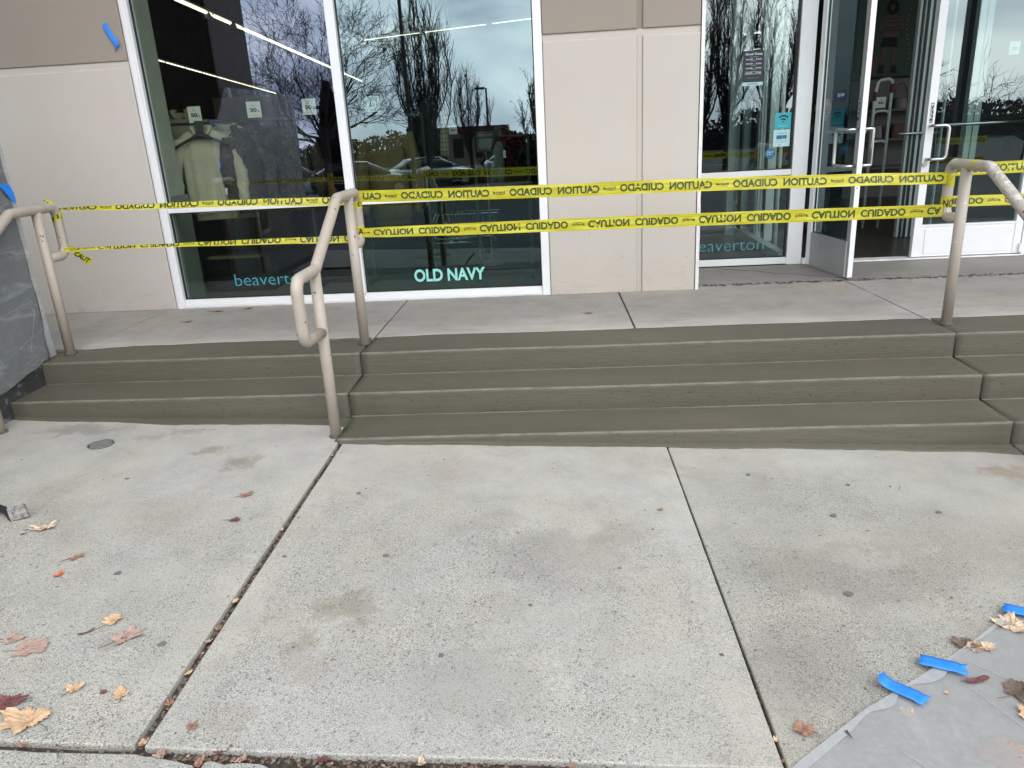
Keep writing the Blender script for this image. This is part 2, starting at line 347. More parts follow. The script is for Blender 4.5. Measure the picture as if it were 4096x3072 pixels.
M['alu_dirty'] = simple('dirty_aluminium_sill', (.66, .645, .63), .5, .1, .14, 9, .2, 60)
M['alu_grey'] = simple('grey_aluminium', (.40, .41, .42), .4, .3, .06, 4)
M['mill'] = simple('vestibule_aluminium', (.50, .55, .53), .4, .1, .05, 4)
M['gasket'] = simple('black_gasket', (.015, .015, .016), .6)
M['kick'] = simple('door_kick_panel', (.30, .305, .30), .42, .25, .05, 3, .12, 50)
M['steel'] = simple('brushed_steel', (.56, .56, .55), .28, 1, .04, 8)
M['chrome'] = simple('cart_chrome', (.6, .62, .62), .25, 1)
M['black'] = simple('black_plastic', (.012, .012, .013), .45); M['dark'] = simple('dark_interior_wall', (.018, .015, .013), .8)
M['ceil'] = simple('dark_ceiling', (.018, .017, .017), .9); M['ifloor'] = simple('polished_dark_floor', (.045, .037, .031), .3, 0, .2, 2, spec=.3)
M['greywall'] = simple('grey_green_return', (.42, .46, .42), .7); M['tan'] = simple('tan_display_panel', (.16, .115, .07), .7)
M['tube'] = simple('light_tube', (1, .93, .78), .5, 0, 0, 1, emit=2.4); M['lamp_body'] = simple('light_fixture', (.5, .48, .42), .5)
M['paper'] = simple('white_paper', (.72, .74, .73), .7, 0, .03, 6); M['ink'] = simple('navy_ink', (.012, .028, .09), .6, 0, 0)
M['hoodie'] = simple('stone_cotton', (.47, .44, .37), .95, 0, .05, 12, .5, 300); M['hoodie2'] = simple('cream_knit', (.42, .38, .27), .95, 0, .06, 12, .4, 220)
M['coat_brown'] = simple('camel_wool', (.21, .135, .06), .95, 0, .12, 10, .5, 300); M['cloth_black'] = simple('black_cloth', (.02, .021, .025), .95, 0, .2, 8)
M['cloth_grey'] = simple('grey_cloth', (.15, .15, .155), .95, 0, .1, 10); M['denim'] = simple('dark_denim', (.03, .045, .08), .9)
M['teal_vinyl'] = simple('teal_vinyl_letters', (.045, .30, .36), .5, 0, .03); M['mint_vinyl'] = simple('mint_vinyl_letters', (.25, .62, .55), .5, 0, .03)
M['tealdark'] = simple('dim_teal_vinyl', (.06, .22, .24), .5)
M['blue'] = simple('blue_painters_tape', (.018, .20, .70), .55, 0, .10, 30, .5, 120)
M['stone'] = simple('dark_stone_base', (.035, .034, .036), .35, 0, .35, 7, .4, 30)
M['soil'] = simple('dark_joint_dirt', (.045, .034, .025), .95, 0, .5, 60, 1, 200)
M['joint'] = simple('joint_filler_dark', (.05, .047, .038), .95, 0, .4, 40)
M['asphalt'] = simple('parking_asphalt', (.055, .055, .058), .85, 0, .25, .6, .4, 60)
def glass(name, refl, tr, fac, fres=.35):
    m = bpy.data.materials.new(name); m.use_nodes = True; n = m.node_tree.nodes; l = m.node_tree.links; n.clear()
    o = n.new('ShaderNodeOutputMaterial'); mx = n.new('ShaderNodeMixShader'); t = n.new('ShaderNodeBsdfTransparent'); g = n.new('ShaderNodeBsdfGlossy')
    t.inputs[0].default_value = tuple(tr)+(1,); g.inputs['Color'].default_value = tuple(refl)+(1,); g.inputs['Roughness'].default_value = 0.0
    lw = n.new('ShaderNodeLayerWeight'); lw.inputs[0].default_value = .25
    a = math_n(n, l, 'ADD', math_n(n, l, 'MULTIPLY', lw.outputs['Fresnel'], fres), fac, True)
    wob = n.new('ShaderNodeTexNoise'); wob.inputs['Scale'].default_value = 1.6; l.new(n.new('ShaderNodeNewGeometry').outputs['Position'], wob.inputs['Vector'])
    b = n.new('ShaderNodeBump'); b.inputs['Strength'].default_value = .003; b.inputs['Distance'].default_value = .02; l.new(wob.outputs[0], b.inputs['Height']); l.new(b.outputs[0], g.inputs['Normal'])
    l.new(a, mx.inputs[0]); l.new(t.outputs[0], mx.inputs[1]); l.new(g.outputs[0], mx.inputs[2]); l.new(mx.outputs[0], o.inputs[0])
    return m
M['glass1'] = glass('storefront_glass_blue', (.72, .80, 1.0), (.74, .80, .71), .19, .08)
M['glass2'] = glass('storefront_glass_teal', (.74, .94, .97), (.50, .62, .56), .22, .10)
M['glass1b'] = glass('lower_pane_glass_blue', (.74, .84, .98), (.52, .62, .54), .10, .06)
M['glass2b'] = glass('lower_pane_glass_teal', (.66, .98, 1.0), (.44, .56, .50), .10, .06)
M['glass3'] = glass('entrance_glass', (.75, .92, .95), (.62, .76, .72), .15, .08)
M['glass_in'] = glass('vestibule_glass', (.8, .95, .95), (.8, .88, .86), .08)
def tape_mat():
    m, n, l, p = nm('yellow_caution_film')
    c = ramp(n, l, pos_noise(n, l, 3, 4, .6, sxyz=(1, 1, 22)), [(.3, (.46, .40, .012)), (.5, (.57, .52, .02)), (.72, (.72, .70, .13))])
    l.new(c, p.inputs['Base Color']); p.inputs['Roughness'].default_value = .32
    bump(n, l, p, [(pos_noise(n, l, 2.5, 4, .55, sxyz=(1, 1, 24)), .5, .008), (pos_noise(n, l, 9, 3, .5, sxyz=(1.5, 1, 5)), .35, .004)])
    tl = n.new('ShaderNodeBsdfTranslucent'); l.new(c, tl.inputs[0]); mx = n.new('ShaderNodeMixShader'); mx.inputs[0].default_value = .28
    o = n['Material Output']; l.new(p.outputs[0], mx.inputs[1]); l.new(tl.outputs[0], mx.inputs[2]); l.new(mx.outputs[0], o.inputs[0])
    return m
M['film'] = tape_mat(); M['film_ink'] = simple('tape_print', (.016, .028, .010), .35, 0, .1, 40)
M['film_ink2'] = simple('tape_print_back', (.035, .055, .012), .35, 0, .1, 40)
def plastic(name, tr, col, rough, sheen_streaks=1.0, diff=.45, scale=6):
    m = bpy.data.materials.new(name); m.use_nodes = True; n = m.node_tree.nodes; l = m.node_tree.links; n.clear()
    o = n.new('ShaderNodeOutputMaterial'); t = n.new('ShaderNodeBsdfTransparent'); d = n.new('ShaderNodeBsdfPrincipled')
    st = ramp(n, l, pos_noise(n, l, scale, 7, .7, sxyz=(1, .35, 1), dist=.8), [(.52, 0), (.72, 1)])
    fine = ramp(n, l, pos_noise(n, l, 26, 4, .6), [(.45, 0), (.8, 1)])
    c = mix(n, l, math_n(n, l, 'MULTIPLY', st, .6*sheen_streaks), col, tuple(min(1, x*3.2) for x in col)); l.new(c, d.inputs['Base Color'])  # sky sheen on the wrinkles painted into the base colour as pale streaks
    d.inputs['Roughness'].default_value = rough; t.inputs[0].default_value = (.9, .92, .93, 1)
    mx = n.new('ShaderNodeMixShader')
    a = math_n(n, l, 'ADD', math_n(n, l, 'MULTIPLY', st, .25*sheen_streaks), math_n(n, l, 'ADD', math_n(n, l, 'MULTIPLY', fine, .12), 1-tr), True)
    l.new(a, mx.inputs[0]); l.new(t.outputs[0], mx.inputs[1]); l.new(d.outputs[0], mx.inputs[2]); l.new(mx.outputs[0], o.inputs[0])
    bump(n, l, d, [(pos_noise(n, l, 3.5, 5, .55, dist=.5), .45, .02), (pos_noise(n, l, 40, 3, .5), .15, .002)])
    return m
M['wrap'] = plastic('plastic_wrap', .30, (.20, .212, .215), .24, .45, scale=9)
M['flap'] = plastic('doubled_plastic', .35, (.34, .36, .365), .3, .4, scale=9)
M['sheet'] = plastic('ground_plastic', .50, (.40, .40, .395), .4, .25, scale=4); M['hem'] = plastic('folded_plastic', .5, (.50, .51, .52), .35, .5, scale=5)
def leaf_mat(name, c1, c2):
    m, n, l, p = nm(name)
    c = ramp(n, l, pos_noise(n, l, 45, 5, .65), [(.3, c1), (.7, c2)])
    l.new(c, p.inputs['Base Color']); p.inputs['Roughness'].default_value = .6; bump(n, l, p, [(pos_noise(n, l, 90, 4), .6, .002)]); return m
M['leaf_tan'] = leaf_mat('tan_leaf', (.38, .24, .13), (.60, .42, .26)); M['leaf_pale'] = leaf_mat('pale_leaf', (.42, .30, .19), (.64, .49, .34))
M['leaf_pink'] = leaf_mat('faded_pink_leaf', (.30, .19, .15), (.42, .30, .25)); M['leaf_red'] = leaf_mat('dark_red_leaf', (.085, .022, .025), (.17, .06, .06))
M['leaf_rust'] = leaf_mat('rust_leaf', (.22, .10, .07), (.36, .19, .13)); M['leaf_brown'] = leaf_mat('brown_leaf', (.09, .06, .045), (.16, .11, .08))
M['leaf_orange'] = leaf_mat('orange_petal', (.5, .09, .01), (.6, .14, .02))
M['bark'] = simple('bare_bark', (.055, .046, .042), .9, 0, .2, 4); M['bark_red'] = simple('reddish_bark', (.075, .045, .042), .9, 0, .2, 4)
M['conifer'] = simple('conifer_needles', (.02, .032, .022), .9, 0, .4, 2); M['redbush'] = simple('red_shrub_leaves', (.11, .015, .02), .9, 0, .4, 3)
M['deadleaf'] = simple('clinging_dead_leaves', (.10, .05, .032), .9, 0, .4, 3); M['treeline'] = simple('distant_trees', (.03, .028, .03), .95, 0, .4, .3)
M['drygrass'] = simple('dry_grass', (.20, .13, .05), .95, 0, .3, 2)
M['bollard'] = simple('yellow_bollard_paint', (.55, .30, .03), .5); M['bollard_grey'] = simple('bollard_cap_grey', (.1, .09, .08), .6)
M['bldg'] = simple('far_building_wall', (.30, .24, .21), .8); M['bldg_roof'] = simple('far_building_red_band', (.20, .05, .045), .7)
M['pole'] = simple('dark_pole', (.05, .045, .04), .5)
M['soffit'] = simple('unseen_soffit', (.42, .40, .37), .7)
M['pillar'] = simple('brown_pillar_stucco', (.13, .11, .095), .85, 0, .08, 3)
M['pebble'] = simple('pebble_grey', (.14, .135, .13), .8, 0, .4, 50)

# ------------------------------------------------------------------ setting: ground, pavement, stairs, landing
RI, TR = .14, .3259
zg = lambda x, y=0: -.286-.0315*x
def sheet_grid(xs, ys, fz):
    mb = MB(); vs = [(x, y, fz(x, y)) for y in ys for x in xs]; nx = len(xs)
    return mb.add(vs, [(j*nx+i, j*nx+i+1, (j+1)*nx+i+1, (j+1)*nx+i) for j in range(len(ys)-1) for i in range(nx-1)])
def gz(x, y):
    if y > -5.2: return -.56
    if y > -20: return -.56-.49*(-5.2-y)/14.8
    return -1.05-(-20-y)*.02
obj('ground', sheet_grid([-300, -100, -40, -15, 0, 15, 40, 100, 300], [-400, -200, -100, -60, -40, -20, -15, -10, -5.2, 5, 40, 120], gz), M['asphalt'], kind='structure')
pave = empty('pavement', (0, -1.7, -.3), kind='structure')
def wob(a, b, n, amp, f=3, seed=0):   # points from a to b with an uneven edge
    a, b = Vector(a), Vector(b); d = (b-a); nn = Vector((-d.y, d.x)).normalized(); o = []
    for i in range(n+1):
        q = a+d*i/n; k = noise.noise(Vector((q.x*f+seed, q.y*f, seed*1.7)))*amp+noise.noise(Vector((q.x*f*5+seed, q.y*f*5, 3)))*amp*.5
        if i in (0, n): k = 0
        q = q+nn*k; o.append((q.x, q.y))
    return o
def slab(pts, mat, par, top, thick=.12, bev=.006):
    return obj('slab', MB().prism(pts, lambda x, y: top(x, y)-thick, top), mat, par, bevel=bev)
zs = lambda k: (lambda x, y: zg(x)+k)
# joints: left x .553-.578, right x 2.262..2.300, far right 3.98; front joint y -2.705 .. -2.73
slab([(-7, -2.70)]+wob((-7, -2.70), (.572, -2.712), 60, .006, 3, 1)[1:]+[(.548, -.2), (-7, -.2)], M['slab_l'], pave, zs(.002))
slab(wob((.602, -2.716), (2.291, -2.722), 30, .006, 3, 2)+wob((2.291, -2.722), (2.259, -.2), 24, .002, 4, 5)[1:]+wob((.572, -.2), (.602, -2.716), 24, .0025, 4, 6)[1:-1], M['slab'], pave, zs(0))
slab(wob((2.300, -2.722), (3.985, -2.73), 20, .005, 3, 3)+[(3.975, -.2)]+wob((2.266, -.2), (2.300, -2.722), 24, .002, 4, 5)[1:-1], M['slab_r'], pave, zs(-.002))
slab([(3.997, -2.73), (8.5, -2.74), (8.5, -.2), (3.987, -.2)], M['slab_r'], pave, zs(-.001))
slab([(-7, -3.02), (.755, -3.02)]+wob((.755, -3.02), (.765, -2.765), 14, .005, 4, 9)[1:]+wob((.765, -2.765), (.57, -2.735), 8, .012, 8, 4)[1:]+wob((.57, -2.735), (-7, -2.715), 60, .008, 4, 7)[1:], M['slab_l'], pave, zs(-.004))
slab([(.775, -3.02), (2.29, -3.02)]+wob((2.29, -3.02), (2.29, -2.742), 8, .003)[1:]+wob((2.29, -2.742), (1.62, -2.745), 16, .008, 6, 2)[1:]+wob((1.62, -2.742), (1.30, -2.755), 12, .014, 9, 8)[1:]+wob((1.30, -2.755), (1.22, -2.80), 5, .01, 9, 1)[1:]+wob((1.22, -2.80), (1.02, -2.792), 9, .016, 11, 8)[1:]+wob((1.02, -2.792), (.94, -2.752), 5, .008, 9, 2)[1:]+wob((.94, -2.752), (.785, -2.752), 8, .012, 12, 4)[1:], M['slab'], pave, zs(-.006))
slab([(2.302, -3.02), (8.5, -3.02), (8.5, -2.75), (2.302, -2.742)], M['slab_r'], pave, zs(-.004))
obj('joint_bed', MB().prism([(-7, -3.0), (8.5, -3.0), (8.5, .2), (-7, .2)], lambda x, y: zg(x)-.15, lambda x, y: zg(x)-.022), M['soil'], pave)
obj('kerb', MB().prism([(-7, -3.18), (8.5, -3.18), (8.5, -3.026), (-7, -3.026)], -.75, lambda x, y: zg(x)-.008), M['slab'], bevel=.015, base=(0, -3.1, -.7), kind='structure')
# stairs: three pours with a narrow joint between; each step a piece
stairs = empty('stairs', (1.2, 0, -.28), kind='structure')
def step(x0, x1, k, back, seed):
    yf, zt = -k*TR, -k*RI; zb = -.62; n = max(8, int((x1-x0)/.04)); mb = MB(); vs = []; cs = []
    for i in range(n+1):
        x = x0+(x1-x0)*i/n
        w1 = noise.noise(Vector((x*1.1, k*3.1+seed, 0)))*.006+noise.noise(Vector((x*9, k*3.1+seed, 2)))*.0022
        w2 = noise.noise(Vector((x*1.3, k*5+seed, 7)))*.003+noise.noise(Vector((x*12, k+seed, 4)))*.0012
        yb = back
        if k == 0: yb = back+noise.noise(Vector((x*1.6, seed, 5)))*.02+noise.noise(Vector((x*7, seed, 9)))*.008+(-.13*max(0, (-1.05-x)/.6) if x < -1.05 else 0)
        y, z = yf+w1, zt+w2
        ring = [(y, zb, 0), (y+.002, z-.055, 0), (y, z-.022, 0), (y-.001, z-.010, .35), (y, z-.0045, 1), (y+.004, z-.0005, 1), (y+.009, z+.0012, .9), (y+.016, z, 0), (y+.14, z-.001, 0), (yb-.02, z+.001 if k else z+.001, 0), (yb-.004, z+(.0 if k else .0035) , 0), (yb, z-.012, 0), (yb, zb, 0)]
        for a, b, c in ring: vs.append((x, a, b)); cs.append(c)
    m = 13; fs = []
    for i in range(n):
        for j in range(m): fs.append((i*m+j, i*m+(j+1) % m, (i+1)*m+(j+1) % m, (i+1)*m+j))
    fs += [tuple(range(m-1, -1, -1)), tuple(n*m+j for j in range(m))]
    mb.v = vs; mb.f = [tuple(reversed(f)) for f in fs]; mb.c = cs
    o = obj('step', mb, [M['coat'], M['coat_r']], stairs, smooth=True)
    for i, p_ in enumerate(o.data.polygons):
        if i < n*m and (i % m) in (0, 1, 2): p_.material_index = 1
    return o
for (x0, x1, ks, sd_) in ((-2.3, .532, (0, 1), 0), (.548, 3.962, (0, 1, 2), 11), (3.978, 8.4, (0, 1, 2), 23)):
    for k in ks:
        step(x0, x1, k, .345 if k == 0 else -(k-1)*TR+.0+.03, sd_)
# cove of mortar along each riser foot, and the skim feathered out onto the pavement
def cove(x0, x1, y, z, sd_):
    mb = MB(); n = int((x1-x0)/.04); vs = []; cs = []
    for i in range(n+1):
        x = x0+(x1-x0)*i/n; r = .0045+.002*noise.noise(Vector((x*3, sd_, z*9)))
        for a, b, c in ((0.004, 0.001+r*1.2, .55), (-r*.35, .001+r*.35, .75), (-r*1.6, -.0005, .2), (.004, -.003, 0)): vs.append((x, y+a, z+b)); cs.append(c)
    mb.v = vs; mb.c = cs; mb.f = [(i*4+j, i*4+(j+1) % 4, (i+1)*4+(j+1) % 4, (i+1)*4+j) for i in range(n) for j in range(4)]
    obj('cove', mb, M['coat'], stairs, smooth=True)
for (x0, x1, ks, sd_) in ((-1.6, .532, (0,), 0), (.548, 3.962, (0, 1), 11), (3.978, 8.4, (0, 1), 23)):
    for k in ks: cove(x0, x1, -k*TR, -(k+1)*RI, sd_)
obj('joint_filler', MB().box(.528, .552, -.64, .34, -.6, -.30).box(.528, .552, -.318, .34, -.4, -.165).box(.528, .552, .012, .34, -.3, -.025)
    .box(3.958, 3.982, -.63, .34, -.6, -.31).box(3.958, 3.982, -.305, .34, -.4, -.165).box(3.958, 3.982, .02, .34, -.3, -.025), M['joint'], stairs)
def skim(x0, x1, y_in, pts_out, sd_):
    n = int((x1-x0)/.02); mb = MB(); vs = []
    for i in range(n+1):
        x = x0+(x1-x0)*i/n
        for (a, ya), (b, yb) in zip(pts_out, pts_out[1:]):
            if a <= x <= b: yo = ya+(yb-ya)*(x-a)/(b-a); break
        else: yo = pts_out[-1][1] if x > pts_out[-1][0] else pts_out[0][1]
        yo += noise.noise(Vector((x*3+sd_, 0, 0)))*.015+noise.noise(Vector((x*14+sd_, 1, 0)))*.010+noise.noise(Vector((x*40+sd_, 1, 0)))*.003
        vs += [(x, y_in+.01, zg(x)+.012), (x, y_in-.012, zg(x)+.006), (x, (y_in+yo)/2, zg(x)+.005), (x, yo+.004, zg(x)+.0035), (x, yo, zg(x)+.0005)]
    mb.add(vs, [(i*5+j+1, i*5+j, (i+1)*5+j, (i+1)*5+j+1) for i in range(n) for j in range(4)])
    obj('skim_coat', mb, M['coat'], stairs, smooth=True)
skim(-1.62, .535, -TR, [(-1.62, -.345), (-1.1, -.365), (-.45, -.41), (.1, -.405), (.45, -.41), (.535, -.44)], 3)
skim(.56, 3.97, -2*TR, [(.56, -.668), (1.2, -.675), (2.3, -.688), (3.2, -.70), (3.8, -.72), (3.97, -.75)], 8)
skim(3.985, 8, -2*TR, [(3.985, -.80), (4.4, -.86), (8, -.85)], 13)
# landing slabs
land = empty('landing', (1.2, 1, 0), kind='structure')
def lslab(pts, mat, z=0.0): return obj('slab', MB().prism(pts, z-.15, z), mat, land, bevel=.004)
JX = [(-8, -8), (-1.385, -1.40), (.545, .545), (2.18, 2.205), (3.90, 3.955), (5.7, 5.85), (8.6, 8.6)]
for i, ((a0, a1), (b0, b1)) in enumerate(zip(JX, JX[1:])):
    lslab([(a1+.005, .325), (b1-.005, .325)]+wob((b1-.005, .325), (b0-.005, 1.56), 12, .003, 5, i)[1:]+wob((a0+.005, 1.56), (a1+.005, .325), 12, .003, 5, i-1)[:-1], M['landing'], 0.0 if i % 2 else -.0012)
obj('joint_bed', MB().box(-8, 8.6, .33, 1.56, -.2, -.012), M['joint'], land)
lslab([(-8, 1.5625), (8.6, 1.5625), (8.6, 2.335), (-8, 2.335)], M['recess'], -.002)
obj('crack', MB().tube([(3.05+.09*i+.02*noise.noise(Vector((i*1.3, 0, 0))), 2.30-.065*i+.05*noise.noise(Vector((i*.9, 4, 0))), -.0015) for i in range(11)], .0022, 4), M['joint'], land)
# dirt line where the threshold slab begins
mb = MB()
for i in range(520):
    x = rnd.uniform(2.78, 6.2); y = 1.56+rnd.gauss(0, .022); r = rnd.uniform(.002, .008)*(1 if rnd.random() < .9 else 1.6); a = rnd.uniform(0, 6.3); z = .0012
    c = [(x+math.cos(a+t)*r*rnd.uniform(.6, 1.6)*2.0, y+math.sin(a+t)*r*rnd.uniform(.4, .8), z) for t in (0, 1.5, 3.1, 4.6)]
    c2 = [(q[0], q[1], z+.0018) for q in c]
    mb.add(c+c2, [(4, 5, 6, 7), (0, 1, 5, 4), (1, 2, 6, 5), (2, 3, 7, 6), (3, 0, 4, 7)])
tag(obj('dirt', mb, M['soil'], base=(4.4, 1.56, 0)), kind='stuff')

# ------------------------------------------------------------------ the building
YF, YG, YD = 1.444, 1.50, 2.33
B = empty('store_building', (1.2, 1.5, 0), label='cream and taupe retail storefront with tall white framed windows and recessed entrance', cat='building')
def wall(x0, x1, y0, y1, z0, z1, mat, name='wall_panel', bev=.008): return obj(name, MB().box(x0, x1, y0, y1, z0, z1), mat, B, bevel=bev)
GZ0, GZ1, TOP = 1.782, 1.826, 4.6
wall(-7.5, -1.312, YF+.022, 1.85, 0, TOP, M['taupe'], 'wall_core', .002)
wall(-7.5, -1.314, YF, YF+.021, -.003, GZ0, M['cream']); wall(-7.5, -1.314, YF, YF+.021, GZ1, TOP, M['taupe'])
wall(1.665, 2.752, YF+.022, 2.6, 0, TOP, M['taupe'], 'wall_core', .002)
wall(1.667, 2.318, YF, YF+.021, -.003, GZ0, M['cream']); wall(2.356, 2.750, YF, YF+.021, -.003, GZ0, M['cream'])
wall(2.319, 2.355, YF+.013, YF+.0215, -.003, GZ0, M['cream'], 'wall_groove', .001)
wall(1.667, 2.318, YF, YF+.021, GZ1, TOP, M['taupe']); wall(2.356, 2.750, YF, YF+.021, GZ1, TOP, M['taupe'])
wall(-7.5, -1.314, YF+.010, YF+.0215, GZ0+.0, GZ1, M['cream'], 'wall_groove', .001)
wall(1.667, 2.750, YF+.012, YF+.0214, GZ0+.0, GZ1, M['cream'], 'wall_groove', .001)
# corner strip of crumpled metal beside the entrance
path = []; mb = MB(); vs = []
for i in range(60):
    z = TOP*i/59 if i > 28 else .9*i/28
    k = .004*noise.noise(Vector((0, 0, z*22)))*(1 if z < .7 else .25)
    vs += [(2.7525, YF-.006+k, z), (2.778+k, YF-.005-k, z), (2.7775+k, YF+.9, z), (2.7525, YF+.9, z)]
mb.add(vs, [(i*4+j, i*4+j+1, i*4+j+5, i*4+j+4) for i in range(59) for j in range(3)])
obj('corner_trim', mb, M['alu_dirty'], B)
obj('wall_above_entrance', MB().box(2.76, 8.5, YD-.02, YD+.3, 3.1, TOP), M['taupe'], B)
obj('wall_above_windows', MB().box(-1.31, 1.66, YF+.01, 1.85, 3.35, TOP), M['taupe'], B)
obj('entrance_wall', MB().box(6.72, 8.5, YD, YD+.3, 0, 3.1), M['cream'], B)
obj('added_canopy', MB().box(-7.5, 8.6, .1, YF-.002, 4.25, 4.6), M['soffit'], B)  # unseen overhang, added to shade the recess and the upper wall
obj('entrance_soffit', MB().box(2.78, 8.6, YF, YD-.025, 4.25, 4.6), M['soffit'], B)

def pane(x0, x1, z0, z1, y, mat, par): return obj('pane', MB().add([(x0, y, z0), (x1, y, z0), (x1, y, z1), (x0, y, z1)], [(0, 1, 2, 3)]), mat, par)
WT = 3.35
# big shop window: frame > panes, gaskets, lettering
wf = MB()
wf.box(-1.310, -1.247, YF+.012, YG+.05, .0, WT).box(-1.2965, -1.262, YF+.004, YF+.0118, .0, WT)
wf.box(.160, .226, YF+.006, YG+.05, .066, WT).box(1.603, 1.664, YF+.008, YG+.05, .0, WT)
wf.box(-1.246, .159, YF+.030, YG+.045, .742, .776).box(.227, 1.602, YF+.030, YG+.045, .738, .774)
wf.box(-1.246, 1.602, YF+.026, YG+.045, .030, .0655); wf.box(-1.246, 1.602, YF+.014, YG+.045, .006, .0298)
wf.box(-1.246, 1.602, YF+.03, YG+.045, WT-.06, WT)
W1 = obj('window', wf, M['alu'], B, bevel=.003)
gk = MB()
for (a, b) in ((-1.247, .160), (.226, 1.603)):
    for (c, d) in ((.0655, .742 if a < 0 else .738), (.776 if a < 0 else .774, WT-.06)):
        for (x0, x1) in ((a, a+.008), (b-.008, b)): gk.box(x0, x1, YG-.008, YG+.012, c, d)
        gk.box(a+.0082, b-.0082, YG-.008, YG+.012, c, c+.007); gk.box(a+.0082, b-.0082, YG-.008, YG+.012, d-.007, d)
obj('gasket', gk, M['gasket'], W1)
pane(-1.245, .158, .0665, .741, YG, M['glass1b'], W1); pane(-1.245, .158, .777, WT-.061, YG, M['glass1'], W1)
pane(.228, 1.601, .0665, .737, YG, M['glass2b'], W1); pane(.228, 1.601, .775, WT-.061, YG, M['glass2'], W1)
obj('lettering', fit_text('beaverton', -.822, -.235, .157, .250, YG-.003, -.012), M['teal_vinyl'], W1)
obj('lettering', fit_text('OLD NAVY', .610, 1.165, .131, .230, YG-.003, .030), M['mint_vinyl'], W1)
obj('sill_caulk', MB().prism(wob((-1.31, YF+.012), (1.66, YF+.012), 120, .006, 12, 3)+[(1.66, YF+.06), (-1.31, YF+.06)], .0006, .0055), M['alu_dirty'], W1)
# entrance: sidelight, posts, doors
sf = MB()
sf.box(2.83, 2.927, YD, YD+.10, 0, 3.1).box(3.672, 3.795, YD-.004, YD+.12, 0, 3.1)
sf.box(2.9275, 3.6715, YD+.006, YD+.09, .744, .790).box(2.9275, 3.6715, YD+.004, YD+.09, .006, .062).box(2.9275, 3.6715, YD+.006, YD+.09, 3.02, 3.1)
S1 = obj('side_window', sf, M['alu'], B, bevel=.003)
sg = MB().box(3.655, 3.6714, YD+.02, YD+.05, .063, .743).box(3.655, 3.6714, YD+.02, YD+.05, .791, 3.0).box(2.9276, 3.65, YD+.02, YD+.05, .063, .07).box(2.9276, 3.65, YD+.02, YD+.05, .791, .797)
obj('gasket', sg, M['gasket'], S1)
pane(2.9278, 3.654, .0705, .7435, YD+.035, M['glass3'], S1); pane(2.9278, 3.654, .7975, 3.019, YD+.035, M['glass3'], S1)
obj('lettering', fit_text('beaverton', 2.862, 3.484, .130, .232, YD+.0315, -.012), M['tealdark'], S1)
# right (closed) door
D2 = obj('door', MB().box(4.706, 4.768, YD-.004, YD+.045, .02, 2.95).box(5.522, 5.580, YD-.004, YD+.045, .02, 2.95).box(4.7685, 5.5215, YD-.002, YD+.043, .268, .285).box(4.7685, 5.5215, YD-.002, YD+.043, 2.85, 2.95), M['alu'], B, bevel=.002)
obj('kick_plate', MB().box(4.7686, 5.5214, YD+.001, YD+.04, .02, .2675).box(4.80, 5.49, YD-.0045, YD+.0009, .045, .25), M['alu'], D2, bevel=.002)
pane(4.7686, 5.5214, .2855, 2.849, YD+.02, M['glass3'], D2)
obj('handle', MB().tube(fillet([(4.737, YD-.004, 1.073), (4.737, YD-.075, 1.073), (4.845, YD-.095, 1.073), (4.845, YD-.095, .816), (4.737, YD-.075, .816), (4.737, YD-.004, .816)], .03), .0125, 14), M['steel'], D2, smooth=True)
obj('push_bar', MB().tube([(4.76, YD+.07, 1.072), (5.53, YD+.07, 1.072)], .013, 12), M['steel'], D2, smooth=True)
obj('lock', MB().tube([(4.727, YD-.012, .774), (4.727, YD-.004, .774)], .021, 20).tube([(4.727, YD-.018, .774), (4.727, YD-.0121, .774)], .013, 18).box(4.7255, 4.7285, YD-.0195, YD-.0181, .767, .781), M['steel'], D2)
st = MB().add([(4.725, YD-.006, 1.095), (4.749, YD-.006, 1.095), (4.749, YD-.006, 1.247), (4.725, YD-.006, 1.247)], [(0, 1, 2, 3)])
ps = obj('sticker', st, M['black'], D2)
tm = MB()
for i, ch in enumerate('PULL'): 
    q = fit_text(ch, 4.7285, 4.7455, 1.216-i*.029, 1.241-i*.029, YD-.0075, .02); tm.add(q.v, q.f)
q = fit_text('PRESS', 4.7285, 4.7455, 1.10, 1.112, YD-.0075, .02); tm.add(q.v, q.f)
obj('lettering', tm, M['paper'], D2)
obj('door_frame', MB().box(5.588, 5.70, YD-.006, YD+.12, 0, 3.1).box(3.83, 5.587, YD, YD+.1, 2.96, 3.1).box(5.701, 6.72, YD, YD+.1, 2.96, 3.1), M['alu'], B, bevel=.003)
obj('hinge', MB().box(5.565, 5.600, YD-.03, YD-.0065, .03, .10), M['alu'], B, bevel=.002)
obj('hinge', MB().box(3.797, 3.830, 2.27, 2.325, .005, .055), M['alu'], B, bevel=.002)
obj('threshold', MB().box(3.797, 6.7, YD-.03, YD+.10, .0005, .013), M['alu_dirty'], B, bevel=.003)
# far right door, mostly outside the frame
D3 = obj('door', MB().box(5.712, 5.77, YD-.004, YD+.045, .02, 2.95).box(6.64, 6.70, YD-.004, YD+.045, .02, 2.95).box(5.7705, 6.6395, YD-.002, YD+.043, .02, .285).box(5.7705, 6.6395, YD-.002, YD+.043, 2.85, 2.95), M['alu'], B, bevel=.002)
pane(5.7706, 6.6394, .2855, 2.849, YD+.02, M['glass3'], D3)
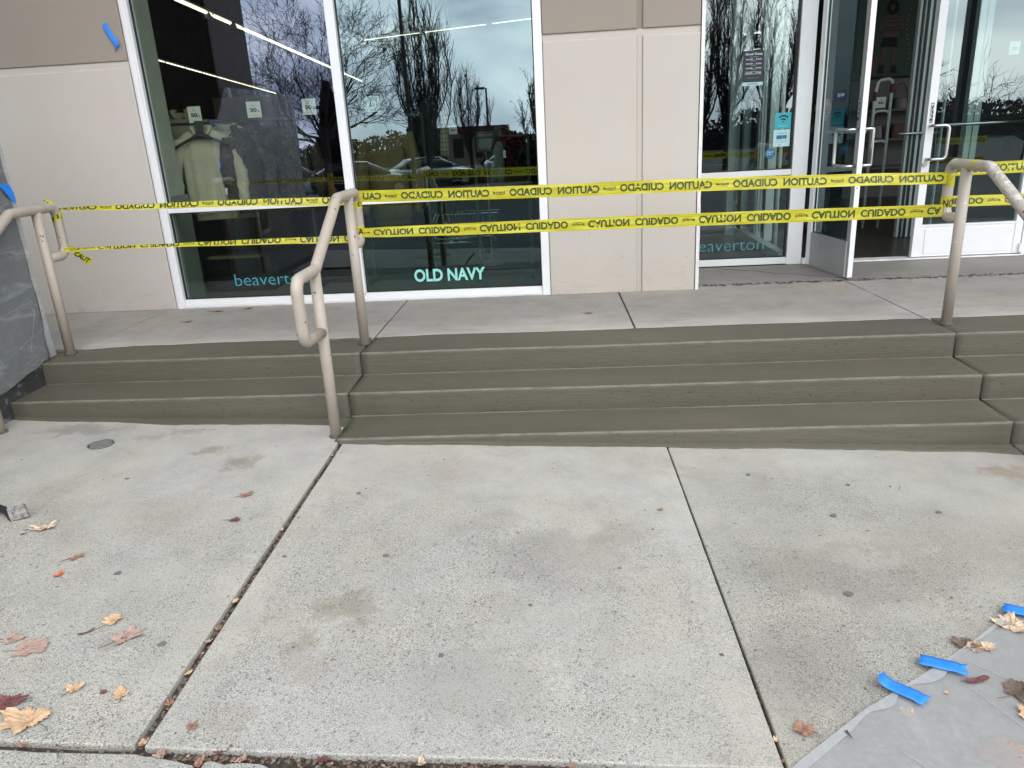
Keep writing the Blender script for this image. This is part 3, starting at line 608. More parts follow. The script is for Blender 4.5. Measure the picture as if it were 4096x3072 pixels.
# left door leaf, swung open towards the steps
H = Vector((3.832, 2.274, 0)); U = Vector((.15686, -.98762, 0)); NV = Vector((-.98762, -.15686, 0))   # NV faces the camera's left
def lp(u, w_, z): return H+U*u+NV*w_+Vector((0, 0, z))
def lbox(mb, u0, u1, z0, z1, w0=-.02, w1=.02):
    return mb.obox(lp((u0+u1)/2, (w0+w1)/2, (z0+z1)/2), U*((u1-u0)/2), NV*((w1-w0)/2), (0, 0, (z1-z0)/2))
m1 = MB(); lbox(m1, 0, .066, .015, 2.3); lbox(m1, .6365, .6905, .015, 2.3); lbox(m1, .0662, .6363, 2.2, 2.3); 
D1 = obj('door', m1, M['alu'], B, bevel=.002)
obj('kick_plate', lbox(lbox(MB(), .0662, .6363, .018, .284, -.018, .018), .655, .6903, .018, .284, -.0208, .0208), M['kick'], D1)
obj('door_stile_face', lbox(MB(), .638, .689, .286, 2.25, .0202, .0212), M['kick'], D1)
for w_ in (.016,):
    obj('pane', MB().add([lp(.0663, 0, .285), lp(.6362, 0, .285), lp(.6362, 0, 2.199), lp(.0663, 0, 2.199)], [(0, 1, 2, 3)]), M['glass3'], D1)
obj('gasket', lbox(lbox(lbox(MB(), .0664, .076, .2845, 2.199, -.006, .006), .6265, .636, .2845, 2.199, -.006, .006), .0765, .626, .2845, .292, -.006, .006), M['gasket'], D1)
for s_ in (1, -1):
    obj('handle', MB().tube(fillet([lp(.66, .02*s_, 1.09), lp(.66, .085*s_, 1.09), lp(.50 if s_ > 0 else .655, .10*s_, 1.09), lp(.50 if s_ > 0 else .655, .10*s_, .835), lp(.66, .085*s_, .835), lp(.66, .02*s_, .835)], .03), .0125, 14), M['steel'], D1, smooth=True)
obj('push_bar', MB().tube([lp(.05, -.05, 1.07), lp(.63, -.05, 1.07)], .013, 12), M['steel'], D1, smooth=True)
a = MB(); n = 26
a.add([lp(.352, .004, 1.336)]+[lp(.352+.062*math.cos(2*math.pi*i/n), .004, 1.336+.036*math.sin(2*math.pi*i/n)) for i in range(n)], [(0, 1+i, 1+(i+1) % n) for i in range(n)])
obj('round_sticker', a, M['ink'], D1)
t = fit_text('OLD NAVY', 0, 1, 0, 1, 0, .02); obj('lettering', MB().add([lp(.352-.052+.104*v[0], .006, 1.325+.022*v[2]) for v in t.v], t.f), M['paper'], D1)
t = fit_text('PULL', 0, 1, 0, 1, 0, .02)
obj('sticker', MB().add([lp(.642, .0235, 1.15), lp(.664, .0235, 1.15), lp(.664, .0235, 1.30), lp(.642, .0235, 1.30)], [(0, 1, 2, 3)]), M['black'], D1)
tm = MB()
for i, ch in enumerate('PULL'):
    t = fit_text(ch, 0, 1, 0, 1, 0, .02); tm.add([lp(.645+.016*v[0], .0245, 1.268-i*.03+.024*v[2]) for v in t.v], t.f)
obj('lettering', tm, M['paper'], D1)
obj('bolt', MB().tube([lp(.691, .004, .70), lp(.6925, .004, .70)], .005, 10).tube([lp(.691, .004, .68), lp(.6925, .004, .68)], .005, 10), M['black'], D1)
# interior shell
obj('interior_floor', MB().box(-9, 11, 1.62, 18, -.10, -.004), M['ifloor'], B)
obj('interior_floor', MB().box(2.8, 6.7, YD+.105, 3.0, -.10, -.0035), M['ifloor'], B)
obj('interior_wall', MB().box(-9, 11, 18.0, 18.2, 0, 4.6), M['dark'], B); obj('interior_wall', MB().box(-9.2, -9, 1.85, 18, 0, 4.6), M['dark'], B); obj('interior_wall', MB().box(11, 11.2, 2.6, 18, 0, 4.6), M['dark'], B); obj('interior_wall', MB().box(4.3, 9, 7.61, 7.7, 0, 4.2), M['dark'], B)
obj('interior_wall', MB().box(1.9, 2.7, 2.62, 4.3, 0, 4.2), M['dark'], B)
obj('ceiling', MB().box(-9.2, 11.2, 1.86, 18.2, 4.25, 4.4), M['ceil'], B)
obj('window_return', MB().box(-1.31, -1.243, YG+.052, 1.76, .86, WT), M['greywall'], B); obj('window_return', MB().box(-1.31, -1.235, YG+.052, 1.82, 0, .858), M['kick'], B)
obj('back_panel', MB().box(-2.3, -1.55, 5.0, 5.1, 0, 1.75), M['tan'], B)
# vestibule framing seen through the glass
V = obj('vestibule', MB().box(3.60, 6.6, 4.30, 4.36, 2.75, 2.95), M['mill'], B)
obj('side_rail', MB().box(3.62, 3.66, 2.46, 4.29, 2.75, 2.95), M['mill'], V); obj('side_sill', MB().box(3.64, 3.72, 2.46, 4.29, .0, .08), M['mill'], V)
for (x, y, a, b) in ((3.60, 4.27, .055, .05), (3.70, 4.10, .035, .04), (3.727, 3.60, .010, .02), (3.752, 3.60, .010, .02), (3.80, 3.85, .050, .05), (3.86, 3.72, .040, .05),
                     (5.10, 3.60, .011, .03), (5.137, 3.60, .013, .03), (5.182, 3.60, .018, .04), (5.230, 3.60, .015, .04), (5.417, 3.60, .007, .02), (5.649, 3.60, .026, .05), (5.712, 3.60, .027, .05)):
    obj('mullion', MB().box(x-a, x+a, y-b, y+b, .001, 2.749), M['mill'], V, bevel=.002)
for x in (5.118, 5.160, 5.207, 5.255): obj('mullion', MB().box(x-.007, x+.007, 3.545, 3.56, .001, 2.749), M['black'], V)
obj('post', MB().tube([(3.835, 3.30, 0), (3.835, 3.30, 2.74)], .019, 14), M['alu'], V, smooth=True)
obj('push_bar', MB().tube([(4.98, 3.5, .99), (5.36, 3.5, .985)], .012, 10), M['steel'], V, smooth=True)
obj('pane', MB().add([(3.87, 3.72, .1), (3.61, 4.25, .1), (3.61, 4.25, 2.7), (3.87, 3.72, 2.7)], [(0, 1, 2, 3)]), M['glass_in'], V)

# ------------------------------------------------------------------ pillar and low wall wrapped in plastic, left of the steps
PIL = empty('wrapped_pillar', (-2.2, -1.2, -.24), label='brown square pillar on a dark stone base left of the steps, wrapped in plastic', cat='pillar')
obj('shaft', MB().box(-2.40, -1.475, -1.20, -.30, -.3, 4.25), M['pillar'], PIL, bevel=.01)
m, n_, l_, p_ = nm('splattered_stone'); c = ramp(n_, l_, pos_noise(n_, l_, 5, 5, .6), [(.3, (.02, .02, .022)), (.7, (.055, .053, .055))])
c = mix(n_, l_, ramp(n_, l_, pos_noise(n_, l_, 10, 7, .7), [(.58, 0), (.70, .75)]), c, (.30, .30, .30)); c = mix(n_, l_, ramp(n_, l_, pos_noise(n_, l_, 75, 3, .6), [(.68, 0), (.73, 1)]), c, (.6, .6, .6))
l_.new(c, p_.inputs['Base Color']); p_.inputs['Roughness'].default_value = .4; bump(n_, l_, p_, [(pos_noise(n_, l_, 12, 6, .6), .6, .01)]); M['stone2'] = m
obj('stone_base', MB().box(-3.6, -1.462, -2.35, .085, -.3, 1.40), M['stone2'], PIL, bevel=.008)
def wrap_path(s):   # arc length along the wrapped outline, from the back face round the corner to the front
    if s < 1.6: return Vector((-3.05+s, .098, 0)), Vector((0, 1, 0))
    if s < 4.05: return Vector((-1.450, .098-(s-1.6), 0)), Vector((1, 0, 0))
    return Vector((-1.450-(s-4.05), -2.358, 0)), Vector((0, -1, 0))
mb = MB(); ns, nz = 150, 50; vs = []
for i in range(ns+1):
    s = 5.2*i/ns; c, nn = wrap_path(s)
    if s < 1.6: zb_, zt_ = .015, 1.45
    else:
        y = c.y; zb_ = max(-.16, .028-(.105-y)*.185+.010*noise.noise(Vector((y*8, 0, 0)))) if s < 4.05 else -.16
        zt_ = 1.45+.30*max(0, min(1, (-.10-y)/.25))
    for j in range(nz+1):
        v = j/nz; z = zb_+(zt_-zb_)*v
        fl = .012*noise.noise(Vector((s*2.2, z*1.4, 1)))+.006*noise.noise(Vector((s*9+z*3, z*4-s*2, 5)))+.03*max(0, .12-v)*(1+noise.noise(Vector((s*5, 0, 9))))
        q = c+nn*(.004+abs(fl)); vs.append((q.x, q.y, z))
mb.add(vs, [(i*(nz+1)+j, i*(nz+1)+j+1, (i+1)*(nz+1)+j+1, (i+1)*(nz+1)+j) for i in range(ns) for j in range(nz)])
WR_ = obj('plastic_wrap', mb, M['wrap'], smooth=True, base=(-1.65, -.9, -.2), label='pale streaked translucent plastic sheeting wrapped round the stone base at the far left', cat='plastic sheet')
def strip(pts, wv, mat, base, lift=.0, **kw):   # torn strip of adhesive tape along pts, half width vector wv
    mb = MB(); vs = []; wv = Vector(wv)
    for i, q in enumerate(pts):
        q = Vector(q)
        for j in range(5):
            k = (j-2)/2; e_ = 0
            d = (Vector(pts[min(i+1, len(pts)-1)])-Vector(pts[max(i-1, 0)])).normalized()
            if i in (0, len(pts)-1): e_ = rnd.uniform(-.006, .006)
            vs.append(q+wv*k+d*e_)
    mb.add(vs, [(i*5+j, i*5+j+1, (i+1)*5+j+1, (i+1)*5+j) for i in range(len(pts)-1) for j in range(4)])
    return obj('painters_tape', mb, mat, smooth=True, base=base, solid=.0008, **kw)
g_tape = 'torn pieces of blue painters tape'
mb = MB(); q_ = [(-.02, 1.075), (.075, 1.068), (.094, 1.02), (.100, .965), (.085, .958), (.05, .99), (.02, 1.03)]; mb.add([(-1.4285-.002*math.sin(i*2), y, z) for i, (y, z) in enumerate(q_)]+[(-1.4275, .05, 1.03)], [(i, (i+1) % 7, 7) for i in range(7)])
obj('painters_tape', mb, M['blue'], solid=.0008, base=(-1.43, .05, 1.0), label='torn blue tape patch stuck on the plastic wrapped base at the far left', cat='tape', group=g_tape)
mb = MB(); vs = []
for i in range(41):
    z = .020+1.30*i/40; fl = .018*max(0, 1-z/.45); w0 = .034+.012*noise.noise(Vector((z*4, 0, 0)))+.03*max(0, 1-z/.3)
    for k in range(4): vs.append((-1.436+.006*noise.noise(Vector((z*9, k, 0))), .104+fl-w0*(3-k)/3, z))
mb.add(vs, [(i*4+k, i*4+k+1, i*4+k+5, i*4+k+4) for i in range(40) for k in range(3)])
for i in range(41):
    pass
obj('edge_flap', mb, M['flap'], WR_, smooth=True)
cm = MB()
for (ya, za, yb, zb) in ((.09, .70, -.6, .66), (.095, .40, -.7, .30), (.09, .22, -.35, .10), (.08, .98, -.5, .95), (.05, .38, -.12, .06)):
    cm.tube([(-1.432, ya+(yb-ya)*q/10, za+(zb-za)*q/10+.012*noise.noise(Vector((q*.5, ya*5, za*3)))) for q in range(11)], [.0004+.0007*math.sin(math.pi*q/10) for q in range(11)], 4)
tag(obj('pale_crease', cm, M['flap'], WR_), kind='stuff')
strip([(-1.436, .112, .430), (-1.434, .104, .424), (-1.432, .094, .420)], (0, .003, .006), M['blue'], (-1.44, .1, .42), label='tiny blue tape scrap near the bottom corner of the wrapped base', cat='tape', group=g_tape)
strip([(-1.425, YF-.010, 2.075), (-1.413, YF-.007, 2.03), (-1.395, YF-.008, 1.995), (-1.375, YF-.014, 1.965), (-1.357, YF-.022, 1.94), (-1.358, YF-.018, 1.92), (-1.368, YF-.012, 1.905)], (.015, .001, .016), M['blue'], (-1.39, YF, 1.98), label='curled blue tape strip on the taupe wall beside the left window frame', cat='tape', group=g_tape)

# ------------------------------------------------------------------ handrails
def handrail(x, mat, y_low, z_low, lower_zs, **kw):
    """pipe rail: upper post on the landing, return loops at both ends, sloping handrail"""
    t = empty('handrail', (x, .2, 0), **kw); r = .029
    k = lower_zs
    pts = [(x, .218, .612), (x, .385, .603), (x, .385, .905), (x, -.03, .905)]
    up = fillet(pts+[(x, y_low-.02, z_low)], .06, 8)
    wr_ = M['rail']
    low = [(x, y_low-.02, z_low), (x, y_low-.32, z_low), (x, y_low-.32, z_low-.30), (x, y_low-.055, z_low-.318)]
    full = fillet(pts+low, .062, 9)
    full = [full[0]]+full[1:]
    obj('rail', MB().tube(full, r, 20), mat, t, smooth=True)
    obj('post', MB().tube([(x, .200, .004), (x, .200, .89)], r, 20), wr_, t, smooth=True)
    yp = y_low-.035
    obj('post', MB().tube([(x, yp, k), (x, yp, z_low-.01)], r, 20), wr_, t, smooth=True)
    wb = MB()
    for yy, zz in ((.2, .0035), (yp, k)):
        wb = MB()
        ring = [(x+math.cos(a*.5236)*(.036+.006*rnd.random()), yy+math.sin(a*.5236)*(.036+.006*rnd.random())) for a in range(12)]
        wb.prism(ring, zz-.004, zz+.010)
        obj('base_patch', wb, M['coat'], t, bevel=.003)
    return t
handrail(-1.398, M['rail'], -.50, .62, zg(-1.4), label='beige pipe handrail at the far left beside the plastic wrapped pillar', cat='handrail', group='beige pipe handrails on the steps')
handrail(.522, M['rail'], -.535, .600, zg(.52), label='beige pipe handrail standing between the left and middle flights', cat='handrail', group='beige pipe handrails on the steps')
handrail(4.003, M['rail_worn'], -.84, .47, zg(4)-.0, label='beige pipe handrail with worn peeling paint at the right of the steps', cat='handrail', group='beige pipe handrails on the steps')

# ------------------------------------------------------------------ caution tape
TW = 'CAUTION  CUIDADO'
def eagle_logo():
    t = text_mb('Empire', .5, .02); mb = MB(); mb.add(t.v, t.f); a, b, c, d = extent(mb)
    # winged emblem to the right of the word and a rule under it
    s = [(b+.05, .10), (b+.30, .42), (b+.22, .24), (b+.55, .34), (b+.36, .14), (b+.5, .0), (b+.28, .02), (b+.12, -.08)]
    mb.add([(x_, y_, 0) for x_, y_ in s], [tuple(range(len(s)))])
    mb.add([(a+.1, -.16, 0), (b, -.16, 0), (b, -.11, 0), (a+.1, -.11, 0)], [(0, 1, 2, 3)])
    return mb
LOGO = eagle_logo(); BIG = text_mb(TW, 1, .038, .80)
PERIOD, BW = .655, .535
def lane(mirror_x, flip_y, length, phase):
    """the repeated print, flat: u along the tape in metres, v across -1..1"""
    out_ = MB(); u0 = phase-PERIOD*2
    while u0 < length+PERIOD:
        for src, off, wd, vlo, vhi in ((BIG, 0.0, BW, -.60, .60), (LOGO, BW+.026, .076, -.34, .34)):
            a_, b_, c_, d_ = extent(src); vs = []
            for v in src.v:
                uu = (v[0]-a_)/(b_-a_); vv = (v[1]-c_)/(d_-c_); q = off+wd*uu
                if mirror_x: q = PERIOD-q
                k = vlo+(vhi-vlo)*vv
                vs.append((u0+q, -k if flip_y else k, 0))
            out_.add(vs, [f for f in src.f if all(.003 <= vs[i][0] <= length-.003 for i in f)])
        u0 += PERIOD
    return out_
def tape(pts, mirror_x, flip_y, phase_u, phase, label, group, tail=None, crop=None, ink='film_ink2'):
    """pts: (x, y, z, half width, tilt). print follows the ribbon"""
    P = [Vector(q[:3]) for q in pts]; n = len(P)
    S_ = [0]
    for i in range(1, n): S_.append(S_[-1]+(P[i]-P[i-1]).length)
    Lg = S_[-1]
    def at(u):
        u = max(0, min(Lg, u))
        for i in range(n-1):
            if u <= S_[i+1]: break
        t = (u-S_[i])/(S_[i+1]-S_[i]); t2 = t
        q = P[i].lerp(P[i+1], t2); hw = pts[i][3]*(1-t)+pts[i+1][3]*t; tl = pts[i][4]*(1-t)+pts[i+1][4]*t
        sag = 0
        return q, hw, tl
    def surf(u, v):
        q, hw, tl = at(u)
        ws = .0022*noise.noise(Vector((u*7, v*3, phase*5)))+.0016*noise.noise(Vector((u*17, v*6, phase)))
        return Vector((q.x, q.y+ws+math.sin(tl)*hw*v, q.z+hw*v*math.cos(tl)+.0015*noise.noise(Vector((u*4, 0, phase)))))
    t = empty('caution_tape', P[0], label=label, cat='caution tape', group=group)
    nu = max(12, int(Lg/.025)); nv = 6
    mb = MB().add([surf(Lg*i/nu, -1+2*j/nv) for i in range(nu+1) for j in range(nv+1)], [(i*(nv+1)+j, (i+1)*(nv+1)+j, (i+1)*(nv+1)+j+1, i*(nv+1)+j+1) for i in range(nu) for j in range(nv)])
    obj('film', mb, M['film'], t, smooth=True)
    ln = lane(mirror_x, flip_y, Lg, phase_u)
    # phase shift
    if crop:
        a_, b_ = crop      # folded tape: print squeezed and cut by the fold
        vs = [(v[0], a_+b_*v[1], 0) for v in ln.v]; fs = [f for f in ln.f if sum(abs(vs[i][1]) > .99 for i in f) == 0]
        ln = MB().add([(v[0], max(-.98, min(.98, v[1])), 0) for v in vs], [f for f in ln.f if not all(abs(vs[i][1]) > .98 for i in f)])
    for side in (-1, 1):
        vs = []
        for v in ln.v:
            q = surf(v[0], v[1]); vs.append((q.x, q.y+side*.0012, q.z))
        obj('lettering', MB().add(vs, ln.f), M[ink], t)
    return t
YT = .385-.0305
g_up, g_lo = 'upper caution tapes', 'lower caution tapes'
tape([(-1.375, .37, .892, .004, 0), (-1.30, .368, .892, .009, .3), (-1.15, .366, .889, .014, .5), (-.943, .365, .884, .017, .5), (-.424, .362, .880, .021, .5), (0, .36, .872, .024, .5), (.36, .36, .861, .0255, .3), (.50, .36, .858, .026, 0)],
     True, False, .261, 1.1, 'narrow twisted caution tape, upper of the two between far left and middle handrails', g_up, crop=(.38, 1.75), ink='film_ink')
tape([(-1.36, .372, .641, .004, 0), (-1.28, .37, .641, .008, .3), (-1.092, .368, .640, .011, .6), (-.70, .366, .639, .013, .7), (-.265, .364, .637, .018, .6), (.10, .362, .634, .020, .5), (.36, .36, .630, .022, .4), (.50, .36, .628, .022, 0)],
     False, True, .194, 2.3, 'narrow twisted caution tape, lower of the two between far left and middle handrails', g_lo, crop=(.42, 1.8), ink='film_ink')
tape([(.548, YT, .882, .034, 0), (.70, YT, .878, .0345, 0), (1.2, YT, .867, .036, 0), (1.8, YT, .859, .037, 0), (2.4, YT, .856, .037, .05), (3.1, YT, .846, .036, .1), (3.6, YT, .836, .034, .25), (3.85, YT, .829, .033, .2), (3.975, YT, .826, .032, 0)],
     True, False, .136, 3.7, 'flat caution tape, upper one stretched from the middle handrail to the worn right handrail', g_up)
tape([(.548, YT, .664, .027, .2), (.70, YT, .662, .031, .1), (1.2, YT, .659, .035, 0), (1.8, YT, .657, .037, 0), (2.5, YT, .654, .037, 0), (3.1, YT, .650, .037, 0), (3.6, YT, .646, .036, 0), (3.975, YT, .642, .0355, 0)],
     False, True, .064, 4.9, 'flat caution tape, lower one stretched from the middle handrail to the worn right handrail', g_lo)
tape([(4.03, .412, .862, .033, 0), (4.3, .414, .866, .034, .1), (4.8, .42, .87, .035, .1), (6.2, .43, .87, .036, 0)], True, False, .465, 6.1, 'upper caution tape running out of frame to the right of the worn handrail', g_up)
tape([(4.03, .412, .687, .031, 0), (4.3, .414, .682, .031, .2), (4.8, .42, .676, .034, .1), (6.2, .43, .672, .036, 0)], False, True, .315, 7.2, 'lower caution tape running out of frame to the right of the worn handrail', g_lo)
def band(x, y, z, h, label, letter=None, tilt=0, flip=True, flatx=0):
    t = empty('tape_band', (x, y, z), label=label, cat='tape band', group='bands of caution tape wound round the rail loops')
    mb = MB(); n = 36; r = .0305; vs = []
    ks = [-1, -.5, 0, .5, 1]
    for i in range(n):
        a = 2*math.pi*i/n
        for k in ks:
            rr = r+.0009*noise.noise(Vector((math.cos(a)*3, math.sin(a)*3, k*3+z*9)))
            vs.append((x+rr*math.cos(a), y+rr*math.sin(a), z+k*h+tilt*math.cos(a)*rr))
    m_ = len(ks)
    mb.add(vs, [(i*m_+j, ((i+1) % n)*m_+j, ((i+1) % n)*m_+j+1, i*m_+j+1) for i in range(n) for j in range(m_-1)])
    obj('film', mb, M['film'], t, smooth=True)
    if letter:
        q = fit_text(letter, -1, 1, -.6, .6, 0, .03, flipz=False); ln_ = MB(); vs = []
        for v in q.v:
            u = v[0]; a = -math.pi/2+flatx+u*.95
            vs.append((x+(r+.0016)*math.cos(a), y+(r+.0016)*math.sin(a), z+v[2]*h+tilt*math.cos(a)*r))
        obj('lettering', ln_.add(vs, q.f), M['film_ink'], t)
    return t
band(.522, .385, .838, .027, 'upper yellow band wound round the middle handrail loop', ') (', -.1)
band(.522, .385, .672, .032, 'lower yellow band with black letters round the middle handrail loop', 'TA', 0)
band(4.003, .385, .815, .036, 'upper yellow band wound round the worn right handrail loop', '-', -.25)
band(4.003, .385, .682, .038, 'lower yellow band reading NO round the worn right handrail loop', 'NO', 0)
band(-1.398, .385, .838, .022, 'creased yellow band tied round the far left handrail loop', 'TI', .5)
# knots and loose tail at the far left rail
def ribbon(pts, hw, name='tape_tail', **kw):
    mb = MB(); vs = []
    for i, (q, wv) in enumerate(pts):
        q = Vector(q); wv = Vector(wv); vs += [q-wv, q, q+wv]
    mb.add(vs, [(i*3+j, i*3+j+1, (i+1)*3+j+1, (i+1)*3+j) for i in range(len(pts)-1) for j in range(2)])
    o = obj(name, mb, M['film'], smooth=True, base=pts[0][0], **kw); return o
o = ribbon([((-1.365, .37, .645), (0, 0, .010)), ((-1.33, .352, .640), (.004, 0, .012)), ((-1.30, .345, .625), (.012, 0, .012)), ((-1.27, .342, .600), (.018, 0, .010)), ((-1.235, .34, .572), (.022, 0, .012)), ((-1.215, .342, .555), (.024, 0, .010))], .02,
       label='loose yellow and black tape end hanging beside the far left handrail', cat='caution tape')
t = fit_text('CAUT', 0, 1, -1, 1, 0, .03); A0 = Vector((-1.305, .338, .622)); A1 = Vector((-1.222, .336, .566)); W_ = Vector((.014, 0, .012))
obj('lettering', MB().add([A0.lerp(A1, v[0])+W_*v[2] for v in t.v], t.f), M['film_ink'], o)
o = ribbon([((-1.44, .36, .945), (0, .005, .006)), ((-1.415, .352, .948), (.002, .006, .008)), ((-1.395, .348, .935), (.006, .005, .006)), ((-1.378, .35, .91), (.006, 0, .004)), ((-1.372, .355, .893), (.004, 0, .004))], .02,
       label='stiff twisted tape knot sticking up from the far left handrail', cat='caution tape')
obj('lettering', MB().box(-1.43, -1.415, .3385, .3395, .946, .951).box(-1.408, -1.398, .3385, .3395, .936, .942), M['film_ink'], o)
obj('film', MB().tube([(-1.376, .385, .625), (-1.377, .385, .655)], .0315, 20, False), M['film'], None, smooth=True, base=(-1.376, .385, .63), label='thin yellow tape knot on the lower part of the far left handrail loop', cat='tape band')
o = empty('tape_band', (4.003, .10, .905), label='small yellow tape patch over the top bend of the worn right handrail', cat='tape band')
mb = MB(); vs = []
for i in range(4):
    for k in range(21):
        a = R(-30)+R(215)*k/20; vs.append((4.003+math.cos(a)*.0308, .135-.014*i-.014, .905+math.sin(a)*.0308))
mb.add(vs, [(i*21+k, i*21+k+1, (i+1)*21+k+1, (i+1)*21+k) for i in range(3) for k in range(20)])
obj('film', mb, M['film'], o, smooth=True)

# ------------------------------------------------------------------ signs and prints
def sign_card(x0, x1, z0, z1, y, num, label, frame=False, small='now'):
    t = empty('price_sign', ((x0+x1)/2, y, z0), label=label, cat='price sign', group='discount signs inside the shop')
    obj('card', MB().box(x0, x1, y, y+.003, z0, z1), M['paper'], t)
    if frame:
        f = .006; obj('frame', MB().box(x0-f, x0, y-.003, y+.006, z0-f, z1+f).box(x1, x1+f, y-.003, y+.006, z0-f, z1+f).box(x0, x1, y-.003, y+.006, z0-f, z0).box(x0, x1, y-.003, y+.006, z1, z1+f), M['black'], t)
    w_, h_ = x1-x0, z1-z0; tm = MB()
    for s_, a_, b_, c_, d_, bo in ((num, .22, .70, .34, .60, .04), ('%', .73, .82, .44, .52, .01), ('off', .73, .90, .34, .42, .03), (small, .38, .58, .76, .81, .03)):
        q = fit_text(s_, x0+w_*a_, x0+w_*b_, z0+h_*c_, z0+h_*d_, y-.0015, bo); tm.add(q.v, q.f)
    for zz in (.13, .70): tm.add([(x0+w_*.25, y-.0015, z0+h_*zz), (x0+w_*.75, y-.0015, z0+h_*zz), (x0+w_*.75, y-.0015, z0+h_*(zz+.008)), (x0+w_*.25, y-.0015, z0+h_*(zz+.008))], [(0, 1, 2, 3)])
    obj('lettering', tm, M['ink'], t); return t
sign_card(-1.169, -1.060, 1.397, 1.520, 1.93, '50', 'black framed 50% off sign above the stone coloured hoodie', True)
sign_card(-.695, -.580, 1.412, 1.531, 1.95, '30', 'unframed 30% off sign above the camouflage jacket')
sign_card(-.245, -.137, 1.410, 1.529, 1.95, '50', 'unframed 50% off sign just left of the white window mullion')
sign_card(.262, .372, 1.405, 1.520, 1.95, '30', 'unframed 30% off sign just right of the white window mullion')
sign_card(.843, .915, 1.205, 1.275, 2.35, '40', 'small 40% off sign beside the plaid scarf in the window')
sign_card(5.245, 5.350, 1.236, 1.348, 4.8, '30', '30% off sign seen through the open doorway')
sign_card(5.78, 5.87, 1.62, 1.73, 3.3, '30', 'faint 30% off sign behind the closed right door')
def poster(name, x0, x1, z0, z1, y, mat, label): 
    t = empty(name, ((x0+x1)/2, y, z0), label=label, cat='sign'); obj('panel', MB().box(x0, x1, y-.001, y, z0, z1), mat, t); return t
M['navy'] = simple('dark_navy_print', (.012, .016, .03), .5); M['teal_print'] = simple('teal_print', (.03, .36, .42), .5); M['pale_teal'] = simple('pale_teal_print', (.42, .62, .62), .5)
M['bluedot'] = simple('blue_sticker', (.02, .13, .26), .5)
GY = YD+.033
t = poster('hours_poster', 3.246, 3.408, 1.452, 1.712, GY, M['navy'], 'dark opening hours poster headed Good Times on the glass beside the doors')
obj('footer', MB().box(3.247, 3.407, GY-.002, GY-.001, 1.452, 1.478), M['pale_teal'], t)
tm = MB()
for s_, a_, b_, c_, d_, bo in (('Good Times', .10, .92, .875, .935, .02), ('MONDAY - THURSDAY', .3, .74, .815, .83, .0), ('10:00 - 9:00', .14, .88, .735, .775, .01), ('FRIDAY', .36, .64, .70, .715, 0), ('10:00 - 9:00', .14, .88, .61, .65, .01),
        ('SATURDAY', .36, .66, .575, .59, 0), ('10:00 - 9:00', .14, .88, .485, .525, .01), ('SUNDAY', .38, .64, .45, .465, 0), ('10:00 - 7:00', .14, .88, .345, .385, .01), ('holiday hours may vary', .2, .8, .22, .235, 0)):
    q = fit_text(s_, 3.246+.162*a_, 3.246+.162*b_, 1.452+.26*c_, 1.452+.26*d_, GY-.0022, bo); tm.add(q.v, q.f)
for zz in (.33, .40): tm.add([(3.262, GY-.0022, 1.452+.26*zz), (3.392, GY-.0022, 1.452+.26*zz), (3.392, GY-.0022, 1.4535+.26*zz), (3.262, GY-.0022, 1.4535+.26*zz)], [(0, 1, 2, 3)])
obj('lettering', tm, M['paper'], t)
q = fit_text('#OLDNAVY', 3.285, 3.372, 1.459, 1.470, GY-.0025, .03); obj('lettering', q, M['ink'], t)
t = poster('wifi_poster', 3.520, 3.650, 1.109, 1.235, GY, M['teal_print'], 'teal poster with a dark wireless symbol on the side window')
tm = MB(); cx, cz = 3.588, 1.158
for r0, r1 in ((.0, .012), (.022, .034), (.046, .059)):
    k = 14; vs = []
    for i in range(k+1):
        a = R(48)+R(84)*i/k; vs += [(cx+math.cos(a)*r0, GY-.002, cz+math.sin(a)*r0), (cx+math.cos(a)*r1, GY-.002, cz+math.sin(a)*r1)]
    tm.add(vs, [(2*i, 2*i+2, 2*i+3, 2*i+1) for i in range(k)])
obj('symbol', tm, M['navy'], t); obj('lettering', fit_text('FREE WI-FI', 3.55, 3.625, 1.128, 1.136, GY-.002, .02), M['pale_teal'], t)
t = poster('info_poster', 3.516, 3.648, .972, 1.104, GY, M['pale_teal'], 'pale information poster directly under the wireless symbol poster')
obj('photo_strip', MB().box(3.540, 3.587, GY-.002, GY-.001, 1.03, 1.06).box(3.589, 3.622, GY-.002, GY-.001, 1.032, 1.06), M['bluedot'], t)
tm = MB()
for s_, a_, b_, c_, d_ in (('YOUR STORE IS OPEN', 3.54, 3.62, 1.072, 1.079), ('Download our app for offers', 3.535, 3.63, 1.012, 1.019), ('and more every day', 3.545, 3.62, 1.0, 1.007), ('now', 3.558, 3.575, .982, .991)):
    q = fit_text(s_, a_, b_, c_, d_, GY-.002, .01); tm.add(q.v, q.f)
obj('lettering', tm, M['ink'], t)
t = empty('round_sticker', (3.497, GY, .88), label='round blue OPEN to ALL sticker low on the side window', cat='sticker')
a = MB(); n = 30; a.add([(3.497, GY-.001, .920)]+[(3.497+.042*math.cos(2*math.pi*i/n), GY-.001, .920+.042*math.sin(2*math.pi*i/n)) for i in range(n)], [(0, 1+i, 1+(i+1) % n) for i in range(n)]); obj('disc', a, M['bluedot'], t)
tm = MB()
for s_, a_, b_, c_, d_ in (('OPEN', 3.470, 3.507, .924, .937), ('to ALL', 3.470, 3.507, .909, .921), ('7', 3.512, 3.522, .918, .94)):
    q = fit_text(s_, a_, b_, c_, d_, GY-.002, .03); tm.add(q.v, q.f)
obj('lettering', tm, M['pale_teal'], t)

